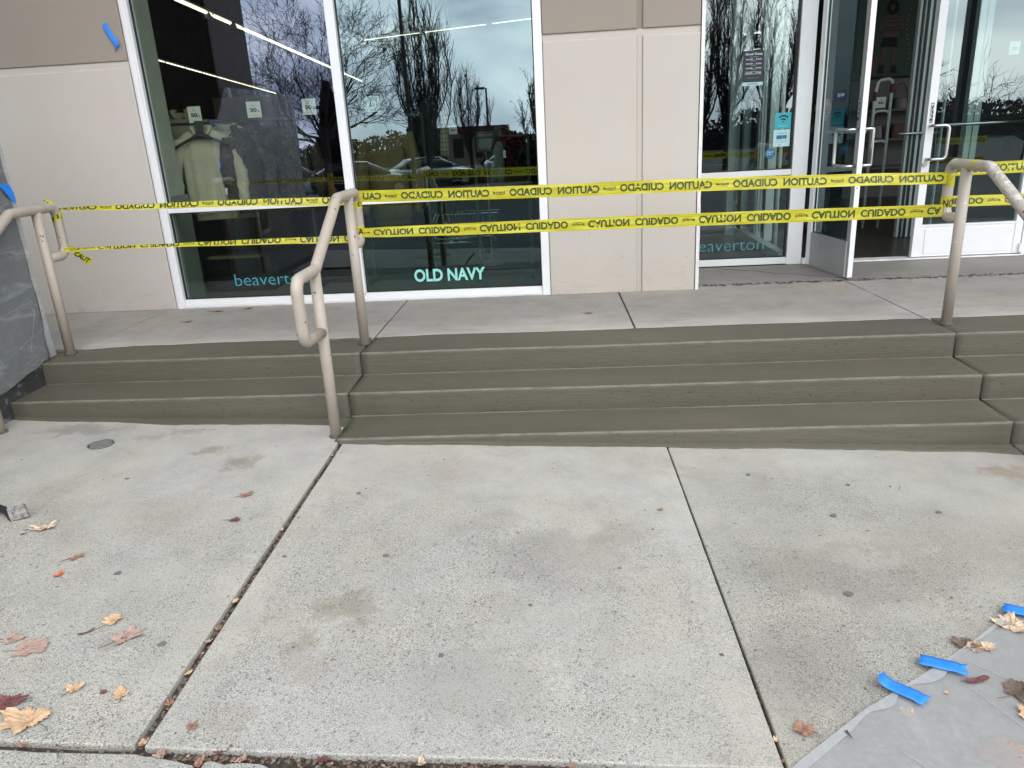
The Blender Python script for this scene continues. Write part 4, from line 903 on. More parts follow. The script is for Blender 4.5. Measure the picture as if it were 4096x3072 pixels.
# ------------------------------------------------------------------ light fixtures in the shop
def light_row(p0, p1, n, label, tr=.016):
    t = empty('ceiling_light', p0, label=label, cat='light', group='strip lights hanging in the shop'); p0, p1 = Vector(p0), Vector(p1); d = (p1-p0)/n
    sd_ = d.normalized(); sv = sd_.cross(Vector((0, 0, 1)))*.035
    for i in range(n):
        c = p0+d*(i+.5)
        obj('fixture', MB().obox(c+Vector((0, 0, .015+tr)), d*.49, sv*(tr/.03), (0, 0, .012)), M['lamp_body'], t)
        obj('tube', MB().tube([c-d*.455, c+d*.455], tr, 8), M['tube'], t)
        obj('hanger_wire', MB().tube([c+Vector((0, 0, .05)), Vector((c.x, c.y, 4.25))], .003, 4), M['black'], t)
light_row((-1.95, 3.7, 2.6), (-3.28, 16.4, 2.6), 11, 'nearest strip light row, upper one seen in the left window')
light_row((-4.20, 7.2, 2.5), (-6.0, 17.6, 2.5), 10, 'farther strip light row, lower one seen in the left window', .009)
light_row((-1.05, 7.5, 2.55), (1.85, 6.2, 2.55), 3, 'strip light row running across behind the right pane', .005)
t = empty('track_light', (-2.1, 4.6, 2.3), label='black track spotlight hanging below the nearest strip light row', cat='light')
obj('head', MB().tube([(-2.10, 4.7, 2.58), (-2.03, 4.6, 2.48)], .07, 12).tube([(-2.2, 5.6, 2.62), (-2.13, 5.5, 2.52)], .07, 12), M['black'], t); obj('arm', MB().tube([(-2.10, 4.72, 2.6), (-2.10, 4.72, 4.25)], .012, 6), M['black'], t)

# ------------------------------------------------------------------ clothes and shop fittings
def hoodie(x, y, z_sh, hw, h, mat, label, rot=.35, cat='hoodie', group=None, collar=True, pocket=True, mat_t=None):
    """long sleeved top hanging on a hanger, shoulders at z_sh"""
    t = empty('hanging_hoodie' if pocket else 'hanging_garment', (x, y, z_sh-h), label=label, cat=cat, group=group)
    ax = Vector((math.cos(rot), math.sin(rot), 0)); dp = Vector((-math.sin(rot), math.cos(rot), 0)); c = Vector((x, y, 0))
    def ring(z, w_, d_, off=0): return (c+ax*off+Vector((0, 0, z)), ax*w_, dp*d_)
    rs = [ring(z_sh-h, hw*.78, .075), ring(z_sh-h+.05, hw*.76, .06), ring(z_sh-h+.06, hw*.86, .085), ring(z_sh-h*.75, hw*.90, .09), ring(z_sh-h*.5, hw*.88, .085), ring(z_sh-h*.28, hw*.90, .08), ring(z_sh-h*.14, hw*.92, .075),
          ring(z_sh-.045, hw*.86, .06), ring(z_sh-.012, hw*.62, .048), ring(z_sh+.012, hw*.36, .04)]
    obj('body', MB().loft(rs, 40, True, 2.3, .09, x*7, 3), mat, t, smooth=True)
    for s_ in (-1, 1):
        sh = c+ax*(hw*.80*s_)+Vector((0, 0, z_sh-.055)); el = c+ax*(hw*1.22*s_)+dp*-.03+Vector((0, 0, z_sh-h*.46)); wr = c+ax*(hw*1.16*s_)+dp*-.08+Vector((0, 0, z_sh-h*.88))
        k = []
        for i in range(13):
            q = i/12; p_ = sh.lerp(el, q*2) if q < .5 else el.lerp(wr, q*2-1); r_ = .072-.028*q+.004*math.sin(q*40)
            if i == 12: r_ = .032
            k.append((p_, ax*r_, dp*r_*1.05))
        obj('sleeve', MB().loft(k, 18, True, 2, .10, s_*3+x, 2), mat, t, smooth=True)
    if collar:
        for s_ in (-1, 1):
            k = [(c+ax*(s_*(.035+.028*math.sin(q*2.2)))+dp*(-.03+.02*q)+Vector((0, 0, z_sh-.035+.075*q)), ax*(.026), dp*.05) for q in (0, .25, .5, .75, 1)]
            obj('collar', MB().loft(k, 14, True, 2, .15, s_, 2), mat, t, smooth=True)
    if pocket:
        ps_ = [(-.52, .10), (-.30, .34), (.30, .34), (.52, .10), (.46, .09), (-.46, .09)]
        pm = MB(); f_ = [c+ax*(hw*a_)+dp*(-.094)+Vector((0, 0, z_sh-h+h*b_)) for a_, b_ in ps_]; bk = [q+dp*.02 for q in f_]
        pm.add(f_+bk, [tuple(range(6))]+[(i, (i+1) % 6, 6+(i+1) % 6, 6+i) for i in range(6)]); obj('pocket', pm, mat, t, bevel=.006)
        tg = c+ax*(hw*.62)+dp*-.125+Vector((0, 0, z_sh-h*.68)); obj('price_tag', MB().obox(tg, ax*.011, dp*.001, (0, 0, .026)), M['paper'], t)
    return t
def hanger(x, y, z, hw, rot, label):
    t = empty('clothes_hanger', (x, y, z), label=label, cat='hanger', group='black clothes hangers'); ax = Vector((math.cos(rot), math.sin(rot), 0)); dp = Vector((-math.sin(rot), math.cos(rot), 0)); c = Vector((x, y, z))-dp*.10
    pts = [c+ax*(hw*k)+Vector((0, 0, -.085*abs(k)**1.3)) for k in (-1, -.8, -.55, -.3, -.12, 0, .12, .3, .55, .8, 1)]
    rr = [.010, .011, .012, .014, .022, .026, .022, .014, .012, .011, .010]
    obj('arm', MB().tube(pts, rr, 10), M['black'], t, smooth=True); obj('neck', MB().obox(c+Vector((0, 0, .05)), ax*.032, dp*.006, (0, 0, .06)), M['black'], t, bevel=.004)
    return t
hoodie(-1.12, 2.02, 1.335, .215, .70, M['hoodie'], 'stone coloured funnel neck hoodie on a black hanger at the left window', .25)
hanger(-1.12, 2.02, 1.30, .205, .25, 'black hanger holding the stone coloured hoodie under the framed 50% sign')
hoodie(-1.03, 2.32, 1.37, .19, .76, M['hoodie'], 'second stone hoodie hanging just behind the first one', .25, collar=True)
hoodie(-1.62, 2.75, 1.50, .20, .72, M['hoodie2'], 'cream knit sweater half hidden behind the left window frame', .1, pocket=False, cat='sweater')
m, n_, l_, p_ = nm('camouflage_cloth'); f_ = pos_noise(n_, l_, 22, 3, .6, dist=1.5); c = ramp(n_, l_, f_, [(.38, (.012, .011, .010)), (.45, (.05, .043, .03)), (.55, (.025, .022, .018)), (.62, (.09, .08, .055))])
l_.new(c, p_.inputs['Base Color']); p_.inputs['Roughness'].default_value = .9; M['camo'] = m
hoodie(-.83, 2.12, 1.33, .14, .66, M['camo'], 'dark camouflage jacket hanging right of the stone hoodie', .6, pocket=False, cat='jacket')
hoodie(-.55, 2.45, 1.36, .17, .72, M['camo'], 'second camouflage jacket under the unframed 30% sign', .3, pocket=False, cat='jacket')
hoodie(.33, 2.25, 1.30, .19, .80, M['coat_brown'], 'long camel brown coat hanging right of the window mullion', .15, pocket=False, cat='coat')
hoodie(.14, 2.55, 1.36, .16, .66, M['coat_brown'], 'shorter camel brown coat behind the long one', .1, pocket=False, cat='coat')
t = empty('black_dress', (.66, 2.5, .5), label='long black dress hanging between the brown coat and the plaid scarf', cat='dress')
obj('body', MB().loft([((.66, 2.5, z), (w_, 0, 0), (0, .07, 0)) for z, w_ in ((.55, .17), (.8, .15), (1.05, .12), (1.25, .10), (1.38, .085), (1.46, .07), (1.50, .02))], 26, True, 2, .12, 4, 3), M['cloth_black'], t, smooth=True)
m, n_, l_, p_ = nm('plaid_cloth'); sp = n_.new('ShaderNodeSeparateXYZ'); l_.new(n_.new('ShaderNodeNewGeometry').outputs['Position'], sp.inputs[0])
fx = math_n(n_, l_, 'PINGPONG', math_n(n_, l_, 'MULTIPLY', sp.outputs[0], 34), .5); fz = math_n(n_, l_, 'PINGPONG', math_n(n_, l_, 'MULTIPLY', sp.outputs[2], 28), .5)
k = math_n(n_, l_, 'MINIMUM', fx, fz); l_.new(ramp(n_, l_, k, [(.05, (.02, .02, .02)), (.08, (.38, .33, .24))]), p_.inputs['Base Color']); p_.inputs['Roughness'].default_value = .9; M['plaid'] = m
t = empty('plaid_scarf', (.82, 2.3, 1.03), label='beige and black plaid scarf hanging beside the small 40% sign', cat='scarf')
obj('body', MB().loft([((.80+.02*q, 2.3, 1.03+.36*q), (.036-.01*q, 0, 0), (0, .02, 0)) for q in (0, .2, .4, .6, .8, 1)], 16, True, 2.5, .1, 2, 2), M['plaid'], t, smooth=True)
t = empty('grey_trousers', (1.27, 2.25, .8), label='grey trousers clipped to a hanger at the right end of the window', cat='trousers')
for s_ in (-1, 1): obj('leg', MB().loft([((1.265+.028*s_*(1.2-q)-.03*(1-q), 2.25, .80+.30*q), (.036+.004*q, 0, 0), (0, .03, 0)) for q in (0, .25, .5, .75, 1)], 14, True, 2, .08, s_, 2), M['cloth_grey'], t, smooth=True)
obj('waistband', MB().loft([((1.262, 2.25, 1.09), (.060, 0, 0), (0, .03, 0)), ((1.264, 2.25, 1.13), (.052, 0, 0), (0, .028, 0))], 18), M['cloth_grey'], t)
obj('price_tag', MB().box(1.30, 1.322, 2.205, 2.207, 1.0, 1.06), M['paper'], t)
hanger(1.265, 2.33, 1.16, .06, 0, 'small black hanger holding the grey trousers')
# clothes rack under the garments
M['rackm'] = simple('dark_rack_metal', (.05, .06, .06), .4, .5)
def rack(x0, x1, y, z, label):
    t = empty('clothes_rack', ((x0+x1)/2, y, 0), label=label, cat='clothes rack', group='metal clothes racks in the window')
    obj('rail', MB().tube([(x0, y, z), (x1, y, z)], .012, 10), M['rackm'], t)
    for x in (x0, x1):
        obj('upright', MB().box(x-.012, x+.012, y-.012, y+.012, .03, z-.011), M['rackm'], t); obj('foot', MB().box(x-.015, x+.015, y-.25, y+.25, .0, .028), M['rackm'], t)
    return t
rack(-1.5, -.35, 2.2, 1.40, 'metal clothes rack holding the hoodies and camouflage jackets')
rack(.08, .62, 2.4, 1.38, 'metal clothes rack holding the camel brown coats')
rack(1.05, 1.5, 2.33, 1.17, 'short metal rack holding the grey trousers')
t = empty('plinth', (-1.0, 2.2, 0), label='low black plinth with stacked cubes under the hoodies', cat='plinth')
obj('box', MB().box(-1.35, -.75, 2.1, 2.6, 0, .30), M['black'], t, bevel=.005); obj('shelf', MB().box(-1.25, -.80, 2.0, 2.09, .3, .32), M['tan'], t)
t = empty('sign_stand', (1.25, 3.2, 0), label='grey square sign board on a thin stand behind the right pane', cat='sign stand')
obj('board', MB().box(1.00, 1.172, 3.0, 3.01, 1.04, 1.215), M['cloth_grey'], t, bevel=.003); obj('panel', MB().box(1.025, 1.147, 2.996, 2.999, 1.065, 1.19), M['kick'], t)
obj('pole', MB().tube([(1.085, 3.005, .02), (1.085, 3.005, 1.04)], .008, 8), M['alu_grey'], t); obj('base', MB().tube([(1.085, 3.005, 0), (1.085, 3.005, .018)], .13, 20), M['alu_grey'], t)
# shopping cart
t = empty('shopping_cart', (.7, 3.96, 0), label='grey two tier wire shopping cart standing inside the right window', cat='shopping cart')
fr = MB(); r_ = .010
for y in (3.80, 4.12):
    fr.tube(fillet([(.35, y, .92), (.47, y, .60), (.56, y, .13), (.60, y, .11), (1.06, y, .10)], .05), r_, 8); fr.tube(fillet([(.48, y, .50), (.36, y, .25), (.34, y, .12), (.42, y, .105), (1.06, y, .10)], .04), r_, 8)
fr.tube([(.35, 3.80, .92), (.35, 4.12, .92)], .014, 10); fr.tube([(1.06, 3.8, .1), (1.06, 4.12, .1)], r_, 8)
obj('frame', fr, M['chrome'], t, smooth=True)
def basket(x0, x1, x2, x3, z0, z1):
    mb = MB(); ya, yb = 3.82, 4.10
    for k in range(3):
        q = k/2; z = z0+(z1-z0)*q; a_, b_ = x0+(x2-x0)*q, x1+(x3-x1)*q
        mb.tube([(a_, ya, z), (b_, ya, z), (b_, yb, z), (a_, yb, z), (a_, ya, z)], .004, 5)
    nn = max(6, int((x1-x0)/.03))
    for i in range(nn+1):
        q = i/nn; mb.tube([(x2+(x3-x2)*q, ya, z1), (x0+(x1-x0)*q, ya, z0), (x0+(x1-x0)*q, yb, z0), (x2+(x3-x2)*q, yb, z1)], .0025, 4)
    return mb
obj('basket', basket(.57, 1.03, .53, 1.09, .16, .40), M['chrome'], t); obj('basket', basket(.50, .74, .48, .80, .62, .86), M['chrome'], t)
for x in (.38, .64, .90, 1.03):
    y = 3.80 if x in (.38, .90) else 4.10
    w_ = obj('wheel', MB().tube([(x, y-.012, .052), (x, y+.012, .052)], .052, 18), M['black'], t, bevel=.004); obj('fork', MB().box(x-.012, x+.012, y-.018, y-.0125, .05, .11), M['alu_grey'], w_)
# display by the doorway
t = empty('security_gate', (5.1, 4.3, 0), label='grey rounded anti theft gate seen through the open doorway', cat='security gate')
lo = fillet([(5.032, 4.3, .0), (5.036, 4.3, 1.36), (5.06, 4.3, 1.50), (5.20, 4.3, 1.52), (5.20, 4.3, 1.35), (5.19, 4.3, .0)], .045)
obj('frame', MB().tube(lo, .016, 12), M['mill'], t, smooth=True)
for z in (.89, 1.19): obj('crossbar', MB().tube([(5.036, 4.3, z-.015), (5.07, 4.3, z+.012), (5.15, 4.3, z+.015), (5.196, 4.3, z-.005)], .014, 10), M['mill'], t, smooth=True)
M['red'] = simple('dull_red', (.11, .012, .012), .6)
for x, z in ((5.036, 1.35), (5.200, 1.42)): obj('red_sleeve', MB().tube([(x, 4.3, z-.045), (x, 4.3, z+.045)], .0185, 12), M['red'], t)
t = empty('display_shelf', (6.45, 7.4, 0), label='white backed shelf unit with handbags at the back of the shop', cat='shelf')
obj('back', MB().box(5.9, 6.9, 7.45, 7.5, 0, 1.62), M['shelfm'], t)
for z in (.42, .80, 1.19): obj('shelf_board', MB().box(5.92, 6.88, 7.12, 7.449, z, z+.03), M['shelfm'], t)
M['leather'] = simple('black_leather', (.012, .011, .011), .35); M['brownbox'] = simple('brown_box', (.10, .045, .025), .7)
for i, (x0, x1, z0, z1, mt) in enumerate(((6.42, 6.64, 1.222, 1.36, 'leather'), (6.12, 6.34, 1.222, 1.33, 'brownbox'), (6.44, 6.70, .832, 1.02, 'brownbox'), (6.08, 6.34, .832, 1.0, 'leather'))):
    bg_ = empty('handbag', ((x0+x1)/2, 7.3, z0), label=('black handbag with a tall looped strap on the upper shelf', 'brown handbag behind the doorway 30% sign on the upper shelf', 'brown bag at the right of the lower shelf', 'black bag at the left of the lower shelf')[i], cat='handbag')
    obj('body', MB().loft([((( x0+x1)/2, 7.3, z0+(z1-z0)*q), ((x1-x0)/2*(1-.12*q), 0, 0), (0, .06*(1-.5*q), 0)) for q in (0, .05, .5, 1)], 20, True, 4), M[mt], bg_, bevel=.004)
    if i < 2: obj('strap', MB().tube([((x0+x1)/2+(x1-x0)*.42*math.cos(a_), 7.3, z1-.01+(.20 if i == 0 else .07)*math.sin(a_)) for a_ in [math.pi*k/12 for k in range(13)]], .006, 8), M[mt], bg_)
# framed wall pictures
M['green'] = simple('deep_green_print', (.008, .035, .014), .6); M['pink'] = simple('pink_knit_print', (.13, .08, .075), .8); M['skin_print'] = simple('tan_print', (.12, .07, .045), .8); M['blackp'] = simple('black_print', (.008, .008, .008), .8)
M['lights_print'] = simple('white_bulb_print', (.35, .33, .28), .8)
t = empty('wall_poster', (6.45, 7.6, 1.65), label='green wall poster of a woman in a striped pink sweater and black skirt', cat='poster')
obj('panel', MB().box(5.95, 6.85, 7.58, 7.6, 1.66, 2.95), M['green'], t)
def flat(pts, mat, y=7.578, name='print'): obj(name, MB().prism([(0, 0), (1, 0), (1, 1)], 0, 1) if False else MB().add([(x, y, z) for x, z in pts], [tuple(range(len(pts)))]), mat, t)
flat([(6.30, 2.42), (6.26, 2.28), (6.32, 2.25), (6.34, 2.16), (6.53, 2.16), (6.53, 2.28), (6.60, 2.27), (6.57, 2.42), (6.47, 2.45), (6.38, 2.45)], M['pink'])
flat([(6.33, 2.17), (6.29, 2.05), (6.53, 2.04), (6.51, 2.17)], M['blackp'], 7.577)
flat([(6.33, 2.05), (6.32, 1.82), (6.36, 1.82), (6.385, 2.05)], M['skin_print']); flat([(6.46, 2.05), (6.48, 1.80), (6.52, 1.80), (6.51, 2.05)], M['skin_print'])
flat([(6.30, 1.82), (6.29, 1.70), (6.37, 1.70), (6.365, 1.82)], M['blackp'], 7.577); flat([(6.47, 1.80), (6.47, 1.70), (6.56, 1.70), (6.53, 1.80)], M['blackp'], 7.577)
flat([(6.42+.085*math.cos(a_), 2.55+.095*math.sin(a_)) for a_ in [math.pi*2*k/20 for k in range(20)]], M['blackp'], 7.5785)
flat([(6.42+.03*math.cos(a_), 2.55+.045*math.sin(a_)) for a_ in [math.pi*2*k/16 for k in range(16)]], M['skin_print'], 7.577)
for z in (2.40, 2.35, 2.29, 2.25): flat([(6.31, z), (6.55, z+.004), (6.55, z+.012), (6.31, z+.008)], M['blackp'], 7.576)
for k in range(12):
    x, z = 6.66-.04*math.sin(k*.5), 2.5-k*.063; flat([(x, z), (x+.012, z+.003), (x+.012, z+.015), (x, z+.012)], M['lights_print'], 7.576)
flat([(6.13, 1.70), (6.27, 1.70), (6.27, 1.80), (6.13, 1.80)], M['red'], 7.5775); flat([(6.17, 1.805), (6.27, 1.805), (6.27, 1.93), (6.17, 1.93)], M['red'], 7.5775)
t = empty('wall_poster', (5.25, 7.6, 1.5), label='dark wall poster of a figure in a red jacket seen past the door post', cat='poster')
obj('panel', MB().box(5.05, 5.5, 7.58, 7.6, 1.3, 2.9), M['blackp'], t)
flat([(5.20, 2.02), (5.14, 1.9), (5.17, 1.4), (5.40, 1.4), (5.42, 1.9), (5.36, 2.02)], M['red']); flat([(5.28+.05*math.cos(a_), 2.13+.07*math.sin(a_)) for a_ in [math.pi*2*k/16 for k in range(16)]], M['skin_print'])

# ------------------------------------------------------------------ person inside the doorway
def skin_figure(name, verts, edges, radii, mat, parent=None, sub=2, root=0, **kw):
    org = origin(parent) if parent else Vector(verts[root])
    me = bpy.data.meshes.new(name); me.from_pydata([tuple(Vector(v)-org) for v in verts], edges, []); o = bpy.data.objects.new(name, me); COL.objects.link(o)
    if parent: o.parent = parent
    else: o.location = org; ORG[o.name] = org
    me.materials.append(mat); md = o.modifiers.new('skin', 'SKIN'); sv = me.skin_vertices[0].data
    for i, r_ in enumerate(radii): sv[i].radius = r_ if isinstance(r_, tuple) else (r_, r_)
    sv[root].use_root = True; md.use_smooth_shade = True
    s = o.modifiers.new('sub', 'SUBSURF'); s.levels = sub; s.render_levels = sub; tag(o, **kw); return o
M['skin'] = simple('skin', (.30, .16, .10), .5, 0, .05, 20); M['hair'] = simple('black_hair', (.008, .007, .006), .6)
PX, PY = 4.43, 4.02
P_ = empty('person', (PX, PY, 0), label='person in dark clothes looking out from the gap beside the open door', cat='person')
bv = [(0, 0, .70), (0, 0, .86), (0, 0, 1.0), (0, 0, 1.09), (.14, 0, 1.05), (.18, .0, .83), (.19, -.03, .63), (-.14, 0, 1.05), (-.18, .0, .83), (-.19, -.03, .63), (.075, 0, .64), (.085, 0, .36), (.085, .01, .07), (.09, -.11, .035), (-.075, 0, .64), (-.085, 0, .36), (-.085, .01, .07), (-.09, -.11, .035), (0, 0, 1.15)]
be = [(0, 1), (1, 2), (2, 3), (3, 4), (4, 5), (5, 6), (3, 7), (7, 8), (8, 9), (0, 10), (10, 11), (11, 12), (12, 13), (0, 14), (14, 15), (15, 16), (16, 17), (3, 18)]
br = [(.125, .085), (.115, .08), (.13, .085), (.08, .06), .048, .038, .03, .048, .038, .03, .072, .05, .036, .03, .072, .05, .036, .03, .042]
skin_figure('body', [(PX+a_, PY+b_, c_) for a_, b_, c_ in bv], be, br, M['cloth_black'], P_)
hd = [((PX, PY-.005, z), (w_, 0, 0), (0, d_, 0)) for z, w_, d_ in ((1.13, .040, .045), (1.165, .045, .058), (1.19, .058, .078), (1.22, .066, .086), (1.26, .070, .090), (1.30, .070, .092), (1.34, .060, .082), (1.37, .038, .055), (1.38, .012, .02))]
hh = obj('head', MB().loft(hd, 28, True), M['skin'], P_, smooth=True)
fc = MB(); fy = PY-.005
obj('nose', MB().loft([((PX, fy-.088, 1.262), (.007, 0, 0), (0, .008, 0)), ((PX, fy-.096, 1.240), (.012, 0, 0), (0, .014, 0)), ((PX, fy-.088, 1.228), (.013, 0, 0), (0, .010, 0))], 12), M['skin'], hh, smooth=True)
obj('mouth', MB().loft([((PX-.022, fy-.080, 1.203), (0, .002, 0), (0, 0, .002)), ((PX, fy-.087, 1.203), (0, .006, 0), (0, 0, .007)), ((PX+.022, fy-.080, 1.203), (0, .002, 0), (0, 0, .002))], 10), M['leaf_red'], hh, smooth=True)
for s_ in (-1, 1):
    obj('eye', MB().loft([((PX+.028*s_+k*.011, fy-.082, 1.270), (0, .004*math.cos(k*1.4)+.001, 0), (0, 0, .005*math.cos(k*1.4)+.001)) for k in (-1, -.5, 0, .5, 1)], 8), M['black'], hh, smooth=True)
    obj('ear', MB().loft([((PX+.072*s_, fy+.01, z), (.008, 0, 0), (0, .017*q, 0)) for z, q in ((1.235, .4), (1.255, .9), (1.28, 1), (1.295, .4))], 10), M['skin'], hh, smooth=True)
hr = [((PX, fy+.014, z), (w_, 0, 0), (0, d_, 0)) for z, w_, d_ in ((1.285, .076, .088), (1.32, .080, .096), (1.36, .072, .090), (1.39, .048, .06), (1.40, .015, .02))]
obj('hair', MB().loft(hr, 24, True, 2, .06, 3, 4), M['hair'], P_, smooth=True)
for s_ in (-1, 1):
    c = Vector((PX+.19*s_, PY-.035, .60)); vv = [c, c+Vector((0, -.012, -.05))]; ee = [(0, 1)]; rr = [(.022, .014), (.026, .012)]
    for k in range(4):
        b0 = c+Vector((s_*0, -.034+.017*k, -.055)); i0 = len(vv); ln_ = (.030, .034, .032, .026)[k]
        vv += [b0, b0+Vector((-.006*s_, 0, -ln_*.6)), b0+Vector((-.016*s_, 0, -ln_*1.1))]; ee += [(1, i0), (i0, i0+1), (i0+1, i0+2)]; rr += [.0075, .007, .006]
    i0 = len(vv); vv += [c+Vector((-.008*s_, -.04, -.02)), c+Vector((-.014*s_, -.052, -.045))]; ee += [(0, i0), (i0, i0+1)]; rr += [.009, .0075]
    skin_figure('hand', vv, ee, rr, M['skin'], P_, 1)

# ------------------------------------------------------------------ what the glass reflects: trees, cars, lamps behind the viewer
def grow(mb, p, d, ln, r, depth, rr, kids, spread, up, curl, seg=3, leafs=None):
    pts = [p.copy()]; rad = [r]; q = p.copy(); dd = d.normalized()
    for i in range(seg):
        dd = (dd+Vector((rr.uniform(-1, 1), rr.uniform(-1, 1), rr.uniform(-1, 1)))*curl+Vector((0, 0, up))).normalized()
        q = q+dd*(ln/seg); pts.append(q.copy()); rad.append(r*(1-.45*(i+1)/seg))
    mb.tube(pts, rad, 3 if r < .03 else 6, False)
    if leafs is not None and depth <= 1:
        for s in pts[1:]:
            if rr.random() < .6: leafs.append(s+Vector((rr.uniform(-.05, .05),)*3))
    if depth <= 0: return
    for k in range(kids):
        i = rr.randint(1, seg); b = pts[i]; ax = dd.orthogonal().normalized(); ax.rotate(Matrix.Rotation(rr.uniform(0, 6.28), 3, dd))
        nd = (dd*math.cos(spread*rr.uniform(.6, 1.2))+ax*math.sin(spread*rr.uniform(.6, 1.2)))
        grow(mb, b, nd, ln*rr.uniform(.55, .85), max(rad[i]*.6, .0075), depth-1, rr, kids, spread, up, curl, seg, leafs)
g_tr = 'trees across the parking lot reflected in the glass'
def spreading(x, y, h, seed, label, mat, th=.35, limbs=7, depth=4, spread=.75, kids=3, ln=None):
    rr = random.Random(seed); z0 = gz(x, y); t = empty('bare_tree', (x, y, z0), label=label, cat='tree', group=g_tr)
    base = Vector((x, y, z0)); top = base+Vector((.1, 0, h*th)); obj('trunk', MB().tube([base, base.lerp(top, .5)+Vector((.05, 0, 0)), top], [.15*h/8, .12*h/8, .10*h/8], 8), mat, t)
    mb = MB()
    for k in range(limbs):
        a = 6.28*k/limbs+rr.uniform(-.3, .3); d = Vector((math.cos(a), math.sin(a), rr.uniform(.5, 1.5))); s = base.lerp(top, rr.uniform(.65, 1))
        grow(mb, s, d, (ln or h*.30)*rr.uniform(.8, 1.15), max(.035, .04*h/8), depth, rr, kids, spread, .05, .28)
    obj('crown', mb, mat, t); return t
def columnar(x, y, h, w_, seed, label, mat, stems=16, leaves=False):
    rr = random.Random(seed); z0 = gz(x, y); t = empty('columnar_tree', (x, y, z0), label=label, cat='tree', group=g_tr); base = Vector((x, y, z0))
    obj('trunk', MB().tube([base, base+Vector((0, 0, h*.14))], [.15, .12], 8), mat, t); mb = MB(); lf = [] if leaves else None
    for k in range(stems):
        a = 6.28*k/stems+rr.uniform(-.3, .3); r0 = w_*math.sqrt(rr.random()); s = base+Vector((0, 0, h*rr.uniform(.08, .30))); hh_ = h*(1-.35*(r0/w_)**2)*rr.uniform(.85, 1)
        pts = [s]; n = 7
        for i in range(1, n+1):
            q = i/n; pts.append(Vector((x+math.cos(a)*r0*math.sin(q*1.9)+rr.uniform(-.05, .05), y+math.sin(a)*r0*math.sin(q*1.9)+rr.uniform(-.05, .05), s.z+(z0+hh_-s.z)*q)))
        mb.tube(pts, [.045*(1-.8*i/n)+.006 for i in range(n+1)], 4, False)
        for i in range(1, n+1):
            for j in range(5):
                d = Vector((rr.uniform(-1, 1), rr.uniform(-1, 1), rr.uniform(2.0, 3.4))); grow(mb, pts[i].lerp(pts[i-1], rr.random()), d, h*.11*rr.uniform(.6, 1.2), .016, 1, rr, 3, .35, .05, .16, 3, lf)
    obj('crown', mb, mat, t)
    if lf:
        m2 = MB()
        for q in lf:
            a, b = Vector((rr.uniform(-1, 1), rr.uniform(-1, 1), rr.uniform(-1, 1)))*.035, Vector((rr.uniform(-1, 1), rr.uniform(-1, 1), rr.uniform(-1, 1)))*.035
            m2.add([q-a, q-b, q+a, q+b], [(0, 1, 2, 3)])
        tag(obj('foliage', m2, M['deadleaf'], t), kind='stuff')
    return t
spreading(-7.1, -22, 10.0, 3, 'wide bare spreading tree reflected around the window mullion', M['bark'], .28, 13, 5, .6, 3, 2.3)
columnar(-4.15, -28, 8.2, 1.35, 5, 'tall bare upright tree reflected in the middle of the right pane', M['bark'], 20)
columnar(-3.55, -40, 6.2, 1.3, 8, 'smaller reddish bare upright tree reflected right of the tall one', M['bark_red'], 12)
columnar(1.2, -28, 5.2, 1.0, 12, 'small upright tree reflected at the right edge of the right pane', M['bark'], 10, True)
columnar(7.7, -25, 7.6, 1.1, 21, 'bare upright tree reflected at the left of the side window', M['bark'], 11)
columnar(9.0, -26, 8.4, 1.2, 22, 'upright tree with clinging dead leaves reflected in the middle of the side window', M['bark'], 10, True)
columnar(10.6, -25, 8.0, 1.2, 23, 'upright tree with dead leaves reflected at the right of the side window', M['bark'], 9, True)
spreading(14.4, -20, 3.4, 31, 'low bare tree with twisting twigs reflected in the closed door', M['bark'], .35, 8, 4, .6, 3, 1.5)
spreading(18.6, -21, 3.2, 33, 'low bare tree reflected at the far right of the closed door', M['bark'], .35, 7, 3, .7, 3, 1.4)
spreading(12.3, -34, 7.5, 35, 'faint bare tree reflected in the open door leaf', M['bark'], .3, 7, 3, .65, 3, 2.0)
def leafy(name, x, y, h, w_, mat, seed, label, cat, cone=False, n=1500, s=.12):
    rr = random.Random(seed); z0 = gz(x, y); t = empty(name, (x, y, z0), label=label, cat=cat)
    obj('trunk', MB().tube([(x, y, z0), (x, y, z0+h*.8)], [.12, .03], 6), M['bark'], t); mb = MB()
    for i in range(n*2):
        q = rr.random()**(.7 if cone else 1); z = z0+h*(.06+.94*q); r_ = w_*((1-q)**.8 if cone else math.sin(math.pi*(.12+.82*q))**.6)*math.sqrt(rr.random())*rr.uniform(.8, 1.15); a = rr.uniform(0, 6.28)
        c = Vector((x+r_*math.cos(a), y+r_*math.sin(a), z)); a, b = [Vector((rr.uniform(-1, 1), rr.uniform(-1, 1), rr.uniform(-1, 1)))*s*1.25 for _ in range(2)]
        mb.add([c-a, c-b, c+a, c+b], [(0, 1, 2, 3)])
    tag(obj('foliage', mb, mat, t), kind='stuff'); return t
leafy('conifer_tree', -7.9, -26, 4.6, .9, M['conifer'], 2, 'narrow dark conifer reflected just left of the mullion', 'tree', True, 2200, .13)
leafy('conifer_tree', -5.3, -33, 3.2, .9, M['conifer'], 6, 'low dark evergreen reflected left of the tall upright tree', 'tree', False, 1200, .13)
leafy('red_shrub', -.75, -35, 2.3, 1.0, M['redbush'], 4, 'round dark red shrub reflected near the right edge of the pane', 'shrub', False, 1600, .1)
leafy('dead_leaf_shrub', -2.6, -50, 3.0, 1.7, M['deadleaf'], 9, 'rusty brown shrub reflected above the low building roof', 'shrub', False, 900, .12)
leafy('dark_shrub', 1.0, -30, 1.9, 1.2, M['conifer'], 10, 'dark rounded shrub reflected at the right frame of the pane', 'shrub', False, 1200, .12)
rr = random.Random(5); mb = MB()
